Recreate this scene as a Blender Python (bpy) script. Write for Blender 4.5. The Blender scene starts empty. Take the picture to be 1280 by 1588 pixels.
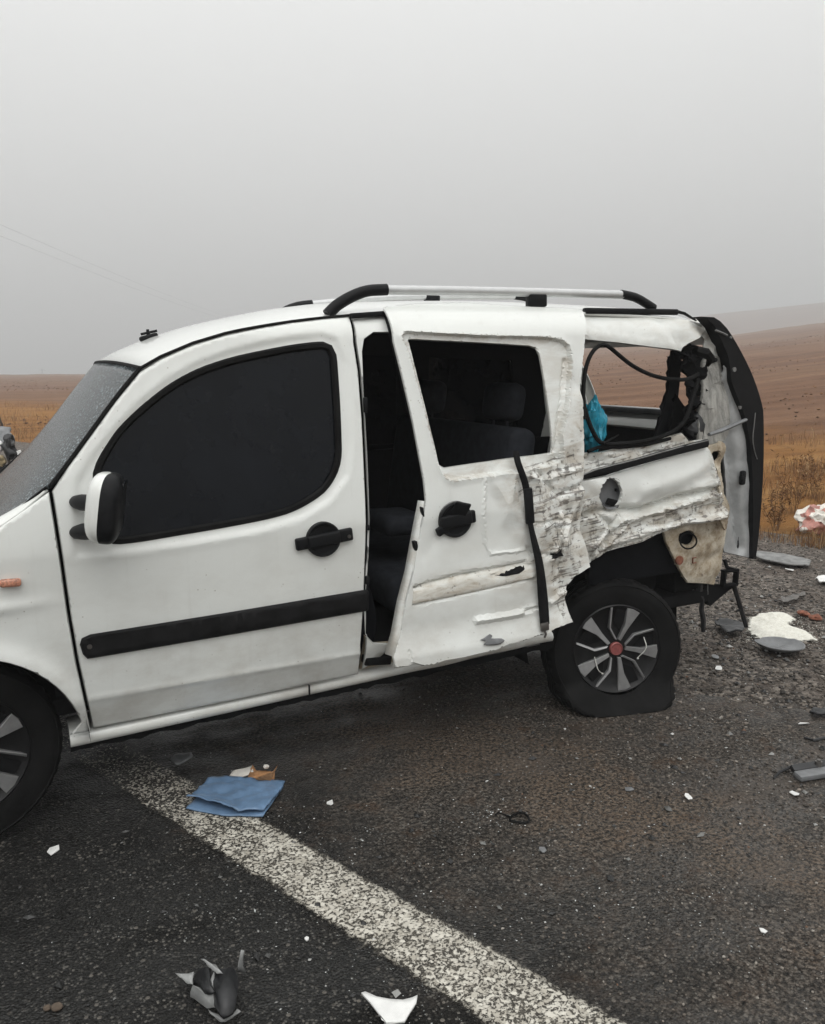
import bpy, bmesh, math, random
import numpy as np
from mathutils import Vector, Matrix, noise
from mathutils.geometry import delaunay_2d_cdt

scene = bpy.context.scene
rng = random.Random(7)
nrng = np.random.default_rng(11)

# ------------------------------------------------------------------ camera
CAM = np.array([0.2187, -2.8532, 1.5398])
YAW, PITCH, ROLL, FPX = math.radians(25.054), math.radians(10.114), math.radians(-0.998), 1329.0
CF = np.array([math.sin(YAW) * math.cos(PITCH), math.cos(YAW) * math.cos(PITCH), -math.sin(PITCH)])
_r0 = np.array([math.cos(YAW), -math.sin(YAW), 0.0])
_u0 = np.cross(_r0, CF)
CR = _r0 * math.cos(ROLL) + _u0 * math.sin(ROLL)
CU = -_r0 * math.sin(ROLL) + _u0 * math.cos(ROLL)
cam_data = bpy.data.cameras.new('camera')
cam = bpy.data.objects.new('camera', cam_data)
scene.collection.objects.link(cam)
cam.matrix_world = Matrix(((CR[0], CU[0], -CF[0], CAM[0]), (CR[1], CU[1], -CF[1], CAM[1]),
                           (CR[2], CU[2], -CF[2], CAM[2]), (0, 0, 0, 1)))
cam_data.sensor_fit = 'HORIZONTAL'
cam_data.sensor_width = 36.0
cam_data.lens = FPX / 1280.0 * 36.0
cam_data.clip_start = 0.05
cam_data.clip_end = 6000.0
scene.camera = cam

# ------------------------------------------------------------------ world: overcast sky
SUN_EL, SUN_AZ = math.radians(56), math.radians(196)      # azimuth clockwise from +Y
world = bpy.data.worlds.new('World')
scene.world = world
world.use_nodes = True
wt = world.node_tree
wt.nodes.clear()
w_out = wt.nodes.new('ShaderNodeOutputWorld')
w_bg = wt.nodes.new('ShaderNodeBackground')
w_sky = wt.nodes.new('ShaderNodeTexSky')
w_sky.sky_type = 'NISHITA'
w_sky.sun_disc = False
w_sky.sun_elevation = SUN_EL
w_sky.sun_rotation = SUN_AZ
w_sky.dust_density = 6.0
w_hs = wt.nodes.new('ShaderNodeHueSaturation')
w_hs.inputs['Saturation'].default_value = 0.12
wt.links.new(w_sky.outputs['Color'], w_hs.inputs['Color'])
# cloud deck: luminance rises from the horizon to the zenith as under a real overcast
w_tc = wt.nodes.new('ShaderNodeTexCoord')
w_sep = wt.nodes.new('ShaderNodeSeparateXYZ')
wt.links.new(w_tc.outputs['Generated'], w_sep.inputs[0])
w_mr = wt.nodes.new('ShaderNodeMapRange')
w_mr.inputs['From Min'].default_value = 0.0
w_mr.inputs['From Max'].default_value = 1.0
w_mr.inputs['To Min'].default_value = 1.0 / 3.0
w_mr.inputs['To Max'].default_value = 1.0
wt.links.new(w_sep.outputs['Z'], w_mr.inputs['Value'])
w_mul = wt.nodes.new('ShaderNodeVectorMath'); w_mul.operation = 'SCALE'
w_mul.inputs[0].default_value = (12.0, 12.05, 11.9)
wt.links.new(w_mr.outputs[0], w_mul.inputs['Scale'])
w_add = wt.nodes.new('ShaderNodeMixRGB'); w_add.blend_type = 'MIX'
w_add.inputs['Fac'].default_value = 0.94
wt.links.new(w_hs.outputs['Color'], w_add.inputs['Color1'])
wt.links.new(w_mul.outputs[0], w_add.inputs['Color2'])
wt.links.new(w_add.outputs[0], w_bg.inputs['Color'])
w_bg.inputs['Strength'].default_value = 0.143
wt.links.new(w_bg.outputs[0], w_out.inputs['Surface'])

sun_d = bpy.data.lights.new('sun', 'SUN')
sun_d.energy = 0.72
sun_d.angle = math.radians(45)
sun_d.color = (1.0, 0.985, 0.96)
sun = bpy.data.objects.new('sun', sun_d)
scene.collection.objects.link(sun)
_sd = Vector((math.sin(SUN_AZ) * math.cos(SUN_EL), math.cos(SUN_AZ) * math.cos(SUN_EL), math.sin(SUN_EL)))
sun.rotation_euler = _sd.to_track_quat('Z', 'Y').to_euler()
sun.location = (0, -20, 30)

vs = scene.view_settings
vs.view_transform = 'Standard'
vs.look = 'None'
vs.exposure = 0.0
vs.gamma = 1.0
vs.use_curve_mapping = False
scene.render.engine = 'CYCLES'
scene.cycles.volume_bounces = 0
scene.cycles.use_adaptive_sampling = True
scene.cycles.adaptive_threshold = 0.02
scene.cycles.max_bounces = 8
scene.cycles.transparent_max_bounces = 12

# ------------------------------------------------------------------ measuring helpers
def ray(px, py):
    d = CF + CR * ((px - 640.0) / FPX) - CU * ((py - 794.0) / FPX)
    return d / np.linalg.norm(d)
def onY(px, py, Y):
    d = ray(px, py); return CAM + d * ((Y - CAM[1]) / d[1])
def onZ(px, py, Z=0.0):
    d = ray(px, py); return CAM + d * ((Z - CAM[2]) / d[2])
def onX(px, py, X):
    d = ray(px, py); return CAM + d * ((X - CAM[0]) / d[0])
def onS(px, py, surf):
    """point where the sight line meets the surface y = surf(x, z)"""
    d = ray(px, py); Y = 0.0
    for _ in range(25):
        p = CAM + d * ((Y - CAM[1]) / d[1])
        Y = 0.5 * Y + 0.5 * float(surf(p[0], p[2]))
    return CAM + d * ((Y - CAM[1]) / d[1])
def mpp(p):
    """metres per photograph pixel at a point"""
    return float((np.array(p) - CAM) @ CF) / FPX
def sstep(a, b, x):
    t = np.clip((np.asarray(x, float) - a) / (b - a), 0, 1)
    return t * t * (3 - 2 * t)

# ------------------------------------------------------------------ materials
MATS = {}
def nodes_of(name):
    m = bpy.data.materials.new(name); m.use_nodes = True
    nt = m.node_tree; nt.nodes.clear()
    out = nt.nodes.new('ShaderNodeOutputMaterial')
    b = nt.nodes.new('ShaderNodeBsdfPrincipled')
    nt.links.new(b.outputs[0], out.inputs['Surface'])
    MATS[name] = m
    return m, nt, b, out
def N(nt, kind, **kw):
    n = nt.nodes.new('ShaderNode' + kind)
    for k, v in kw.items():
        if k in n.inputs: n.inputs[k].default_value = v
        else: setattr(n, k, v)
    return n
def L(nt, a, b): nt.links.new(a, b)
def coords(nt, scale=(1, 1, 1), rotz=0.0):
    tc = N(nt, 'TexCoord'); mp = N(nt, 'Mapping')
    mp.inputs['Scale'].default_value = scale
    mp.inputs['Rotation'].default_value = (0, 0, rotz)
    L(nt, tc.outputs['Object'], mp.inputs['Vector'])
    return mp.outputs['Vector']
def noise_n(nt, vec, scale, detail=4, rough=0.6, dist=0.0):
    n = N(nt, 'TexNoise', Scale=scale, Detail=detail, Roughness=rough, Distortion=dist)
    L(nt, vec, n.inputs['Vector'])
    return n.outputs['Fac']
def ramp(nt, fac, stops):
    r = N(nt, 'ValToRGB'); cr = r.color_ramp
    while len(cr.elements) < len(stops): cr.elements.new(0.5)
    for e, (p, c) in zip(cr.elements, stops):
        e.position = p; e.color = (*c, 1) if len(c) == 3 else c
    L(nt, fac, r.inputs['Fac'])
    return r.outputs['Color']
def mixc(nt, fac, a, b, mode='MIX'):
    m = N(nt, 'MixRGB', blend_type=mode)
    for s, i in ((fac, 'Fac'), (a, 'Color1'), (b, 'Color2')):
        if hasattr(s, 'links') or hasattr(s, 'is_output'): L(nt, s, m.inputs[i])
        else: m.inputs[i].default_value = s if i == 'Fac' else (*s, 1)
    return m.outputs['Color']
def mathn(nt, op, a, b=None, clamp=False):
    m = N(nt, 'Math', operation=op, use_clamp=clamp)
    for i, s in enumerate((a, b)):
        if s is None: continue
        if hasattr(s, 'is_output'): L(nt, s, m.inputs[i])
        else: m.inputs[i].default_value = s
    return m.outputs[0]
def smooth_n(nt, v, a, b):
    m = N(nt, 'MapRange', interpolation_type='SMOOTHSTEP')
    m.inputs['From Min'].default_value = a; m.inputs['From Max'].default_value = b
    L(nt, v, m.inputs['Value'])
    return m.outputs[0]
def bump(nt, b, h, strength=0.3, dist=0.01):
    n = N(nt, 'Bump', Strength=strength, Distance=dist)
    L(nt, h, n.inputs['Height']); L(nt, n.outputs[0], b.inputs['Normal'])
    return n

def simple(name, col, rough=0.5, metal=0.0, spec=0.5, var=0.25, nscale=25.0, bmp=0.0, bscale=120.0, coat=0.0):
    """plain material with a little mottling and grain"""
    m, nt, b, _ = nodes_of(name)
    v = coords(nt)
    n = noise_n(nt, v, nscale, 5)
    lo = tuple(c * (1 - var) for c in col); hi = tuple(min(1, c * (1 + var)) for c in col)
    L(nt, ramp(nt, n, [(0.3, lo), (0.7, hi)]), b.inputs['Base Color'])
    b.inputs['Roughness'].default_value = rough
    b.inputs['Metallic'].default_value = metal
    b.inputs['Specular IOR Level'].default_value = spec
    b.inputs['Coat Weight'].default_value = coat
    if bmp: bump(nt, b, noise_n(nt, v, bscale, 4), bmp, 0.004)
    return m

def paint_mat():
    """white car paint: faint road dirt; the point attribute 'damage' opens scuffs, scratches and bare metal"""
    m, nt, b, _ = nodes_of('white_paint')
    v = coords(nt)
    sep = N(nt, 'SeparateXYZ'); L(nt, v, sep.inputs[0])
    base = (0.785, 0.805, 0.775)
    # road film: blotches and specks, more of it low down on the body
    film = noise_n(nt, coords(nt, (1.4, 1.4, 2.2)), 3.0, 6, 0.65)
    low = smooth_n(nt, sep.outputs['Z'], 1.05, 0.3)
    filmf = mathn(nt, 'MULTIPLY', smooth_n(nt, film, 0.35, 0.8), mathn(nt, 'ADD', mathn(nt, 'MULTIPLY', low, 0.55), 0.09))
    c = mixc(nt, filmf, base, (0.40, 0.37, 0.32))
    run = noise_n(nt, coords(nt, (26, 26, 1.3)), 1.0, 3, 0.6)
    runf = mathn(nt, 'MULTIPLY', smooth_n(nt, run, 0.56, 0.75), 0.12)
    c = mixc(nt, runf, c, (0.45, 0.43, 0.39))
    sp = N(nt, 'TexVoronoi', Scale=38.0, Randomness=1.0); L(nt, v, sp.inputs['Vector'])
    spm = mathn(nt, 'MULTIPLY', smooth_n(nt, sp.outputs['Distance'], 0.13, 0.05), smooth_n(nt, noise_n(nt, v, 7.0, 3), 0.50, 0.62))
    c = mixc(nt, mathn(nt, 'MULTIPLY', spm, 0.55), c, (0.22, 0.18, 0.14))
    # damage
    at = N(nt, 'Attribute', attribute_name='damage'); dm = at.outputs['Fac']
    soil = noise_n(nt, coords(nt, (3.5, 3.5, 9)), 2.0, 7, 0.7, 0.6)
    soilf = mathn(nt, 'MULTIPLY', smooth_n(nt, soil, 0.36, 0.66), mathn(nt, 'MULTIPLY', dm, 0.85))
    c = mixc(nt, soilf, c, (0.40, 0.34, 0.26))
    def tilted(scale, ry):
        r0 = N(nt, 'Mapping'); r0.inputs['Rotation'].default_value = (0, ry, 0); L(nt, v, r0.inputs['Vector'])
        r1 = N(nt, 'Mapping'); r1.inputs['Scale'].default_value = scale; L(nt, r0.outputs[0], r1.inputs['Vector']); return r1.outputs[0]
    s1 = noise_n(nt, tilted((3.2, 3.2, 95), 0.16), 1.0, 8, 0.70, 0.35)
    s2 = noise_n(nt, tilted((14, 14, 40), -0.5), 1.0, 9, 0.75, 0.8)
    s3 = noise_n(nt, tilted((120, 120, 7), 0.06), 1.0, 7, 0.72, 0.25)
    def cut(s, lo, hi, k):
        th = mathn(nt, 'SUBTRACT', 1.02, mathn(nt, 'MULTIPLY', dm, k))
        d = mathn(nt, 'SUBTRACT', s, th)
        return smooth_n(nt, d, lo, hi)
    m1 = cut(s1, 0.0, 0.06, 0.54); m2 = cut(s2, 0.0, 0.07, 0.46); m3 = cut(s3, 0.0, 0.06, 0.495)
    mm = mathn(nt, 'MAXIMUM', m1, mathn(nt, 'MAXIMUM', m2, m3))
    gouge = ramp(nt, noise_n(nt, v, 30, 4), [(0.38, (0.035, 0.031, 0.028)), (0.52, (0.13, 0.11, 0.092)), (0.64, (0.30, 0.28, 0.255))])
    c = mixc(nt, mathn(nt, 'MULTIPLY', mm, 0.85), c, gouge)
    # cracked filler: thin dark lines
    vo = N(nt, 'TexVoronoi', feature='DISTANCE_TO_EDGE', Scale=26.0)
    wv = N(nt, 'MixRGB', blend_type='ADD', Fac=0.06)
    nn = N(nt, 'TexNoise', Scale=14.0, Detail=5); L(nt, v, nn.inputs['Vector'])
    L(nt, v, wv.inputs['Color1']); L(nt, nn.outputs['Color'], wv.inputs['Color2'])
    L(nt, wv.outputs[0], vo.inputs['Vector'])
    crk = mathn(nt, 'MULTIPLY', smooth_n(nt, vo.outputs['Distance'], 0.035, 0.01),
                mathn(nt, 'MULTIPLY', smooth_n(nt, dm, 0.55, 0.95), smooth_n(nt, noise_n(nt, v, 9, 4), 0.5, 0.6)))
    c = mixc(nt, mathn(nt, 'MULTIPLY', crk, 0.12), c, (0.06, 0.05, 0.045))
    L(nt, c, b.inputs['Base Color'])
    rr = mathn(nt, 'ADD', 0.34, mathn(nt, 'MULTIPLY', mathn(nt, 'MAXIMUM', mm, filmf), 0.35), True)
    L(nt, rr, b.inputs['Roughness'])
    b.inputs['Coat Weight'].default_value = 0.7
    b.inputs['Coat Roughness'].default_value = 0.06
    hgt = mathn(nt, 'SUBTRACT', mathn(nt, 'MULTIPLY', mathn(nt, 'MULTIPLY', noise_n(nt, v, 22, 5, 0.65), dm), 0.9), mathn(nt, 'MULTIPLY', mm, 0.35))
    bump(nt, b, hgt, 0.22, 0.004)
    return m
paint_mat()
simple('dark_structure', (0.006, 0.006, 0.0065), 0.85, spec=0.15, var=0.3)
simple('black_plastic', (0.008, 0.0085, 0.0095), 0.5, spec=0.16, bmp=0.12, bscale=420)
simple('moulding_plastic', (0.010, 0.010, 0.0105), 0.6, spec=0.16, var=0.5, nscale=14, bmp=0.1, bscale=500)
simple('rubber', (0.007, 0.007, 0.007), 0.75, spec=0.15, var=0.6, nscale=9, bmp=0.15, bscale=140)
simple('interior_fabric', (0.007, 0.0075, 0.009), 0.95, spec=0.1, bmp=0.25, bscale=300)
simple('lamp_grey', (0.27, 0.275, 0.27), 0.5, var=0.35, nscale=14, bmp=0.15, bscale=70)
simple('seat_grey', (0.032, 0.035, 0.042), 0.95, spec=0.15, bmp=0.25, bscale=260)
simple('rail_aluminium', (0.62, 0.63, 0.63), 0.38, metal=0.35, var=0.06)
simple('bare_metal', (0.21, 0.21, 0.205), 0.5, metal=0.35, var=0.4, nscale=18, bmp=0.2, bscale=60)
simple('shut_face_grey', (0.42, 0.43, 0.43), 0.45, metal=0.1, var=0.25, nscale=9, bmp=0.1, bscale=30)
simple('spoke_silver', (0.30, 0.30, 0.30), 0.38, metal=0.45, var=0.15)
simple('wheel_black', (0.007, 0.007, 0.0075), 0.4, spec=0.3, var=0.4)
simple('badge_red', (0.24, 0.065, 0.06), 0.5, var=0.3, nscale=90)
simple('badge_ring', (0.30, 0.11, 0.10), 0.3, metal=0.4)
simple('cable_tie_white', (0.6, 0.6, 0.56), 0.5)
simple('webbing_black', (0.006, 0.006, 0.0065), 0.85, spec=0.2, bmp=0.5, bscale=400)
simple('steel_worn', (0.16, 0.15, 0.14), 0.42, metal=0.8)
simple('blue_sheet', (0.13, 0.215, 0.34), 0.38, var=0.22, nscale=18, bmp=0.25, bscale=40)
simple('cardboard', (0.40, 0.21, 0.095), 0.85, var=0.4, nscale=30, bmp=0.3, bscale=80)
simple('paper_white', (0.72, 0.69, 0.63), 0.8, var=0.15, nscale=30)
simple('plastic_white', (0.78, 0.78, 0.76), 0.35, var=0.08)
simple('plastic_grey', (0.17, 0.175, 0.18), 0.45, var=0.3, nscale=12, bmp=0.15, bscale=70)
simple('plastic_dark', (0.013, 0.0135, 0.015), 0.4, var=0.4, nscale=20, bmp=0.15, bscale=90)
m_, nt_f, b_f, out_f = nodes_of('foam_white')
vf = coords(nt_f); b_f.inputs['Roughness'].default_value = 0.95
L(nt_f, ramp(nt_f, noise_n(nt_f, vf, 60, 6, 0.7), [(0.3, (0.62, 0.60, 0.52)), (0.6, (0.8, 0.79, 0.72))]), b_f.inputs['Base Color'])
bump(nt_f, b_f, noise_n(nt_f, vf, 120, 6, 0.7), 0.6, 0.006)
at_f = N(nt_f, 'Attribute', attribute_name='tone'); tr_f = N(nt_f, 'BsdfTransparent'); mx_f = N(nt_f, 'MixShader')
L(nt_f, smooth_n(nt_f, mathn(nt_f, 'ADD', at_f.outputs['Fac'], mathn(nt_f, 'MULTIPLY', mathn(nt_f, 'SUBTRACT', noise_n(nt_f, vf, 45, 8, 0.75), 0.5), 2.2)), 0.25, 0.6), mx_f.inputs['Fac'])
L(nt_f, tr_f.outputs[0], mx_f.inputs[1]); L(nt_f, b_f.outputs[0], mx_f.inputs[2]); L(nt_f, mx_f.outputs[0], out_f.inputs['Surface'])
simple('turquoise_film', (0.03, 0.30, 0.42), 0.35, var=0.5, nscale=22, bmp=0.4, bscale=60)
simple('bag_red', (0.48, 0.22, 0.18), 0.5, var=0.6, nscale=9)
simple('rust_chunk', (0.23, 0.085, 0.05), 0.85, var=0.5, nscale=40)
simple('straw', (0.20, 0.11, 0.05), 0.9, var=0.4)
simple('twig', (0.06, 0.045, 0.035), 0.9, var=0.3)
simple('dull_stone', (0.10, 0.075, 0.055), 0.9, var=0.4, nscale=40, bmp=0.4, bscale=90)
simple('tan_panel', (0.42, 0.33, 0.19), 0.5, var=0.4, nscale=14)
simple('steel_galv', (0.25, 0.26, 0.27), 0.6)
simple('orange_lens', (0.52, 0.24, 0.16), 0.15, var=0.6, nscale=90)
simple('clear_lens', (0.55, 0.56, 0.56), 0.1)

def dirty_panel_mat():
    m, nt, b, _ = nodes_of('dirty_inner_panel')
    v = coords(nt)
    n1 = noise_n(nt, v, 13, 9, 0.74, 0.15); n2 = noise_n(nt, v, 34, 7, 0.72)
    c = ramp(nt, n1, [(0.30, (0.13, 0.085, 0.05)), (0.45, (0.38, 0.31, 0.22)), (0.62, (0.60, 0.55, 0.45)), (0.8, (0.68, 0.66, 0.6))])
    c = mixc(nt, smooth_n(nt, n2, 0.58, 0.72), c, (0.10, 0.065, 0.045))
    L(nt, c, b.inputs['Base Color']); b.inputs['Roughness'].default_value = 0.75
    bump(nt, b, n2, 0.3, 0.006)
def stained_mat():
    m, nt, b, _ = nodes_of('stained_paint')
    n1 = noise_n(nt, coords(nt, (4, 4, 14)), 2.0, 8, 0.72, 0.8); n2 = noise_n(nt, coords(nt), 40, 6, 0.7)
    c = ramp(nt, n1, [(0.26, (0.22, 0.15, 0.10)), (0.38, (0.50, 0.45, 0.37)), (0.5, (0.66, 0.64, 0.58)), (0.66, (0.77, 0.78, 0.74))])
    c = mixc(nt, smooth_n(nt, n2, 0.6, 0.72), c, (0.06, 0.045, 0.035))
    L(nt, c, b.inputs['Base Color']); b.inputs['Roughness'].default_value = 0.6
    bump(nt, b, n2, 0.2, 0.004)
def pillar_mat():
    m, nt, b, _ = nodes_of('scraped_pillar')
    n1 = noise_n(nt, coords(nt, (30, 30, 8)), 1.0, 9, 0.75, 0.4); n2 = noise_n(nt, coords(nt, (7, 7, 60)), 1.0, 8, 0.72, 0.4)
    c = ramp(nt, n1, [(0.3, (0.09, 0.087, 0.08)), (0.5, (0.27, 0.265, 0.245)), (0.7, (0.46, 0.45, 0.41))])
    c = mixc(nt, smooth_n(nt, n2, 0.56, 0.7), c, (0.055, 0.045, 0.04))
    L(nt, c, b.inputs['Base Color']); b.inputs['Roughness'].default_value = 0.6
    bump(nt, b, n1, 0.5, 0.01)
dirty_panel_mat(); stained_mat(); pillar_mat()

def glass_mat(name, tint, refl_rough=0.03, body=(0.01, 0.011, 0.013), opac=0.5, drops=False, spec=0.25):
    """window pane: part clear tinted, part dark film, with a surface reflection"""
    m, nt, b, out = nodes_of(name)
    b.inputs['Base Color'].default_value = (*body, 1)
    b.inputs['Roughness'].default_value = refl_rough
    b.inputs['Specular IOR Level'].default_value = spec
    tr = N(nt, 'BsdfTransparent'); tr.inputs['Color'].default_value = (*tint, 1)
    mx = N(nt, 'MixShader'); mx.inputs['Fac'].default_value = opac
    L(nt, tr.outputs[0], mx.inputs[1]); L(nt, b.outputs[0], mx.inputs[2])
    L(nt, mx.outputs[0], out.inputs['Surface'])
    v = coords(nt)
    if drops:
        vo = N(nt, 'TexVoronoi', Scale=85.0); L(nt, v, vo.inputs['Vector'])
        vo2 = N(nt, 'TexVoronoi', Scale=38.0); L(nt, v, vo2.inputs['Vector'])
        d = mathn(nt, 'MAXIMUM', smooth_n(nt, vo.outputs['Distance'], 0.42, 0.12), smooth_n(nt, vo2.outputs['Distance'], 0.3, 0.1))
        L(nt, ramp(nt, d, [(0.1, body), (0.9, tuple(c * 4.2 for c in body))]), b.inputs['Base Color'])
        bump(nt, b, d, 0.8, 0.004)
        L(nt, mathn(nt, 'ADD', opac - 0.08, mathn(nt, 'MULTIPLY', d, 0.3), True), mx.inputs['Fac'])
    else:
        n = noise_n(nt, v, 6, 5)
        L(nt, ramp(nt, n, [(0.3, tuple(c * 0.8 for c in body)), (0.75, tuple(c * 1.5 for c in body))]), b.inputs['Base Color'])
    return m
glass_mat('tinted_glass', (0.10, 0.105, 0.11), 0.04, (0.0045, 0.0056, 0.0078), 0.95, False, 0.17)
glass_mat('windscreen_glass', (0.45, 0.47, 0.48), 0.12, (0.062, 0.074, 0.079), 0.84, True, 0.32)

# ------------------------------------------------------------------ object helpers
COL = scene.collection
def link(o, parent=None):
    COL.objects.link(o)
    if parent is not None: o.parent = parent
    return o
def thing(name, label, cat, loc=(0, 0, 0), group=None):
    o = bpy.data.objects.new(name, None)
    o.empty_display_size = 0.1
    o.location = loc
    COL.objects.link(o)
    o['label'] = label; o['category'] = cat
    if group: o['group'] = group
    return o
def tag(o, label, cat, group=None):
    o['label'] = label; o['category'] = cat
    if group: o['group'] = group
    return o
def world_loc(o):
    v = Vector((0, 0, 0))
    while o is not None:
        v = v + o.location; o = o.parent
    return v
def mesh_obj(name, verts, faces, mat, parent=None, smooth=True, origin=None, mats=None, fmat=None, attr=None, auto=40):
    """verts are in world space; the object origin is put at their base centre (or at origin)"""
    V = np.asarray(verts, float).reshape(-1, 3)
    if origin is None:
        if parent is None:
            origin = (float((V[:, 0].min() + V[:, 0].max()) / 2), float((V[:, 1].min() + V[:, 1].max()) / 2), float(V[:, 2].min()))
        else:
            origin = (0, 0, 0)
    og = np.array(origin)
    me = bpy.data.meshes.new(name)
    me.from_pydata((V - og).tolist(), [], [tuple(int(i) for i in f) for f in faces])
    for mm in (mats or [mat]): me.materials.append(MATS[mm])
    if fmat is not None: me.polygons.foreach_set('material_index', list(fmat))
    if attr is not None:
        a = me.attributes.new('damage', 'FLOAT', 'POINT'); a.data.foreach_set('value', [float(x) for x in attr])
    if smooth:
        me.polygons.foreach_set('use_smooth', [True] * len(me.polygons))
        if auto and auto < 180:
            me.set_sharp_from_angle(angle=math.radians(auto))
    me.validate(); me.update()
    o = bpy.data.objects.new(name, me)
    o.location = Vector(origin) - (world_loc(parent) if parent is not None else Vector((0, 0, 0)))
    return link(o, parent)
def bm_obj(name, bm, mat, parent=None, smooth=True, auto=40, mats=None):
    bm.verts.ensure_lookup_table(); bm.faces.ensure_lookup_table()
    V = [tuple(v.co) for v in bm.verts]
    bm.verts.index_update()
    F = [[v.index for v in f.verts] for f in bm.faces]
    fm = [f.material_index for f in bm.faces]
    bm.free()
    return mesh_obj(name, V, F, mat, parent, smooth, mats=mats, fmat=fm if mats else None, auto=auto)
def add_box(bm, c, s, bev=0.0, rot=None, segs=2):
    b2 = bmesh.new(); bmesh.ops.create_cube(b2, size=1)
    bmesh.ops.scale(b2, vec=s, verts=b2.verts)
    if bev: bmesh.ops.bevel(b2, geom=list(b2.edges), offset=bev, segments=segs, profile=0.5, affect='EDGES')
    if rot is not None: bmesh.ops.rotate(b2, cent=(0, 0, 0), matrix=rot, verts=b2.verts)
    bmesh.ops.translate(b2, vec=c, verts=b2.verts)
    merge(bm, b2)
def merge(bm, b2):
    b2.verts.index_update()
    vs_ = [bm.verts.new(v.co) for v in b2.verts]
    for f in b2.faces:
        try:
            nf = bm.faces.new([vs_[v.index] for v in f.verts]); nf.material_index = f.material_index
        except ValueError: pass
    b2.free()
def rotm(ax, ay, az):
    return (Matrix.Rotation(az, 3, 'Z') @ Matrix.Rotation(ay, 3, 'Y') @ Matrix.Rotation(ax, 3, 'X'))
def add_tube(bm, pts, rad, n=8, cap=True, flat=None):
    """swept tube; rad a number or list; flat=(a,b) makes an elliptical section (a across, b vertical)"""
    P = [Vector(p) for p in pts]; k = len(P)
    R = rad if isinstance(rad, (list, tuple)) else [rad] * k
    rings = []; up = Vector((0, 0, 1)); prev = None
    for i in range(k):
        t = (P[min(i + 1, k - 1)] - P[max(i - 1, 0)]).normalized()
        if prev is None:
            a = t.cross(up) if abs(t.dot(up)) < 0.95 else t.cross(Vector((0, 1, 0)))
        else:
            a = prev - t * prev.dot(t)
        a.normalize(); b = t.cross(a).normalized(); prev = a
        fa, fb = flat if flat else (1, 1)
        rings.append([bm.verts.new(P[i] + (a * math.cos(2 * math.pi * j / n) * fa + b * math.sin(2 * math.pi * j / n) * fb) * R[i]) for j in range(n)])
    for i in range(k - 1):
        for j in range(n):
            bm.faces.new((rings[i][j], rings[i][(j + 1) % n], rings[i + 1][(j + 1) % n], rings[i + 1][j]))
    if cap:
        bm.faces.new(rings[0][::-1]); bm.faces.new(rings[-1])
def tube_obj(name, pts, rad, mat, parent=None, n=8, flat=None):
    bm = bmesh.new(); add_tube(bm, pts, rad, n, flat=flat)
    return bm_obj(name, bm, mat, parent)
def catmull(P, step, closed=False):
    P = np.asarray(P, float); n = len(P); out = []
    rngi = range(n if closed else n - 1)
    for i in rngi:
        p0 = P[(i - 1) % n] if closed or i > 0 else P[0] * 2 - P[1]
        p1 = P[i]; p2 = P[(i + 1) % n]
        p3 = P[(i + 2) % n] if closed or i + 2 < n else P[-1] * 2 - P[-2]
        m = max(1, int(np.linalg.norm(p2 - p1) / step))
        for k in range(m):
            t = k / m
            out.append(0.5 * ((2 * p1) + (-p0 + p2) * t + (2 * p0 - 5 * p1 + 4 * p2 - p3) * t * t + (-p0 + 3 * p1 - 3 * p2 + p3) * t ** 3))
    if not closed: out.append(P[-1])
    return np.array(out)
def linres(P, step, closed=False):
    P = np.asarray(P, float); n = len(P); out = []
    for i in range(n if closed else n - 1):
        a, b = P[i], P[(i + 1) % n]; m = max(1, int(np.linalg.norm(b - a) / step))
        for k in range(m): out.append(a + (b - a) * k / m)
    if not closed: out.append(P[-1])
    return np.array(out)
def inside(P, poly):
    x, y = P[:, 0], P[:, 1]; c = np.zeros(len(P), bool)
    n = len(poly)
    for i in range(n):
        x1, y1 = poly[i]; x2, y2 = poly[(i + 1) % n]
        cond = (y1 > y) != (y2 > y)
        if y1 != y2:
            c ^= cond & (x < (x2 - x1) * (y - y1) / (y2 - y1) + x1)
    return c
def pdist(P, line, closed=False):
    """distance of every point to a polyline"""
    P = np.asarray(P, float); line = np.asarray(line, float); d = np.full(len(P), 1e9)
    n = len(line)
    for i in range(n if closed else n - 1):
        a, b = line[i], line[(i + 1) % n]; ab = b - a; l2 = float(ab @ ab) or 1e-12
        t = np.clip(((P - a) @ ab) / l2, 0, 1)
        d = np.minimum(d, np.linalg.norm(P - (a + t[:, None] * ab), axis=1))
    return d
def fnoise(x, z, s, seed=0.0, octv=3):
    """signed fractal noise"""
    out = np.zeros(len(x)); a = 1.0; tot = 0
    for o in range(octv):
        f = (2.05 ** o) / s
        out += a * np.array([noise.noise((float(xx) * f + seed, float(zz) * f - seed * 1.7, seed + o * 7.3)) for xx, zz in zip(x, z)])
        tot += a; a *= 0.5
    return out / tot
def crumple(x, z, s, seed=0.0, octv=3):
    """folded-sheet relief: sharp ridges between flat facets (0..1)"""
    out = np.zeros(len(x)); a = 1.0; tot = 0
    for o in range(octv):
        f = (2.1 ** o) / s
        v = np.array([noise.noise((float(xx) * f + seed, float(zz) * f - seed * 1.3, seed * 0.7 + o * 5.1)) for xx, zz in zip(x, z)])
        out += a * (1 - np.abs(v) * 2.0); tot += a; a *= 0.5
    return out / tot

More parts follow.
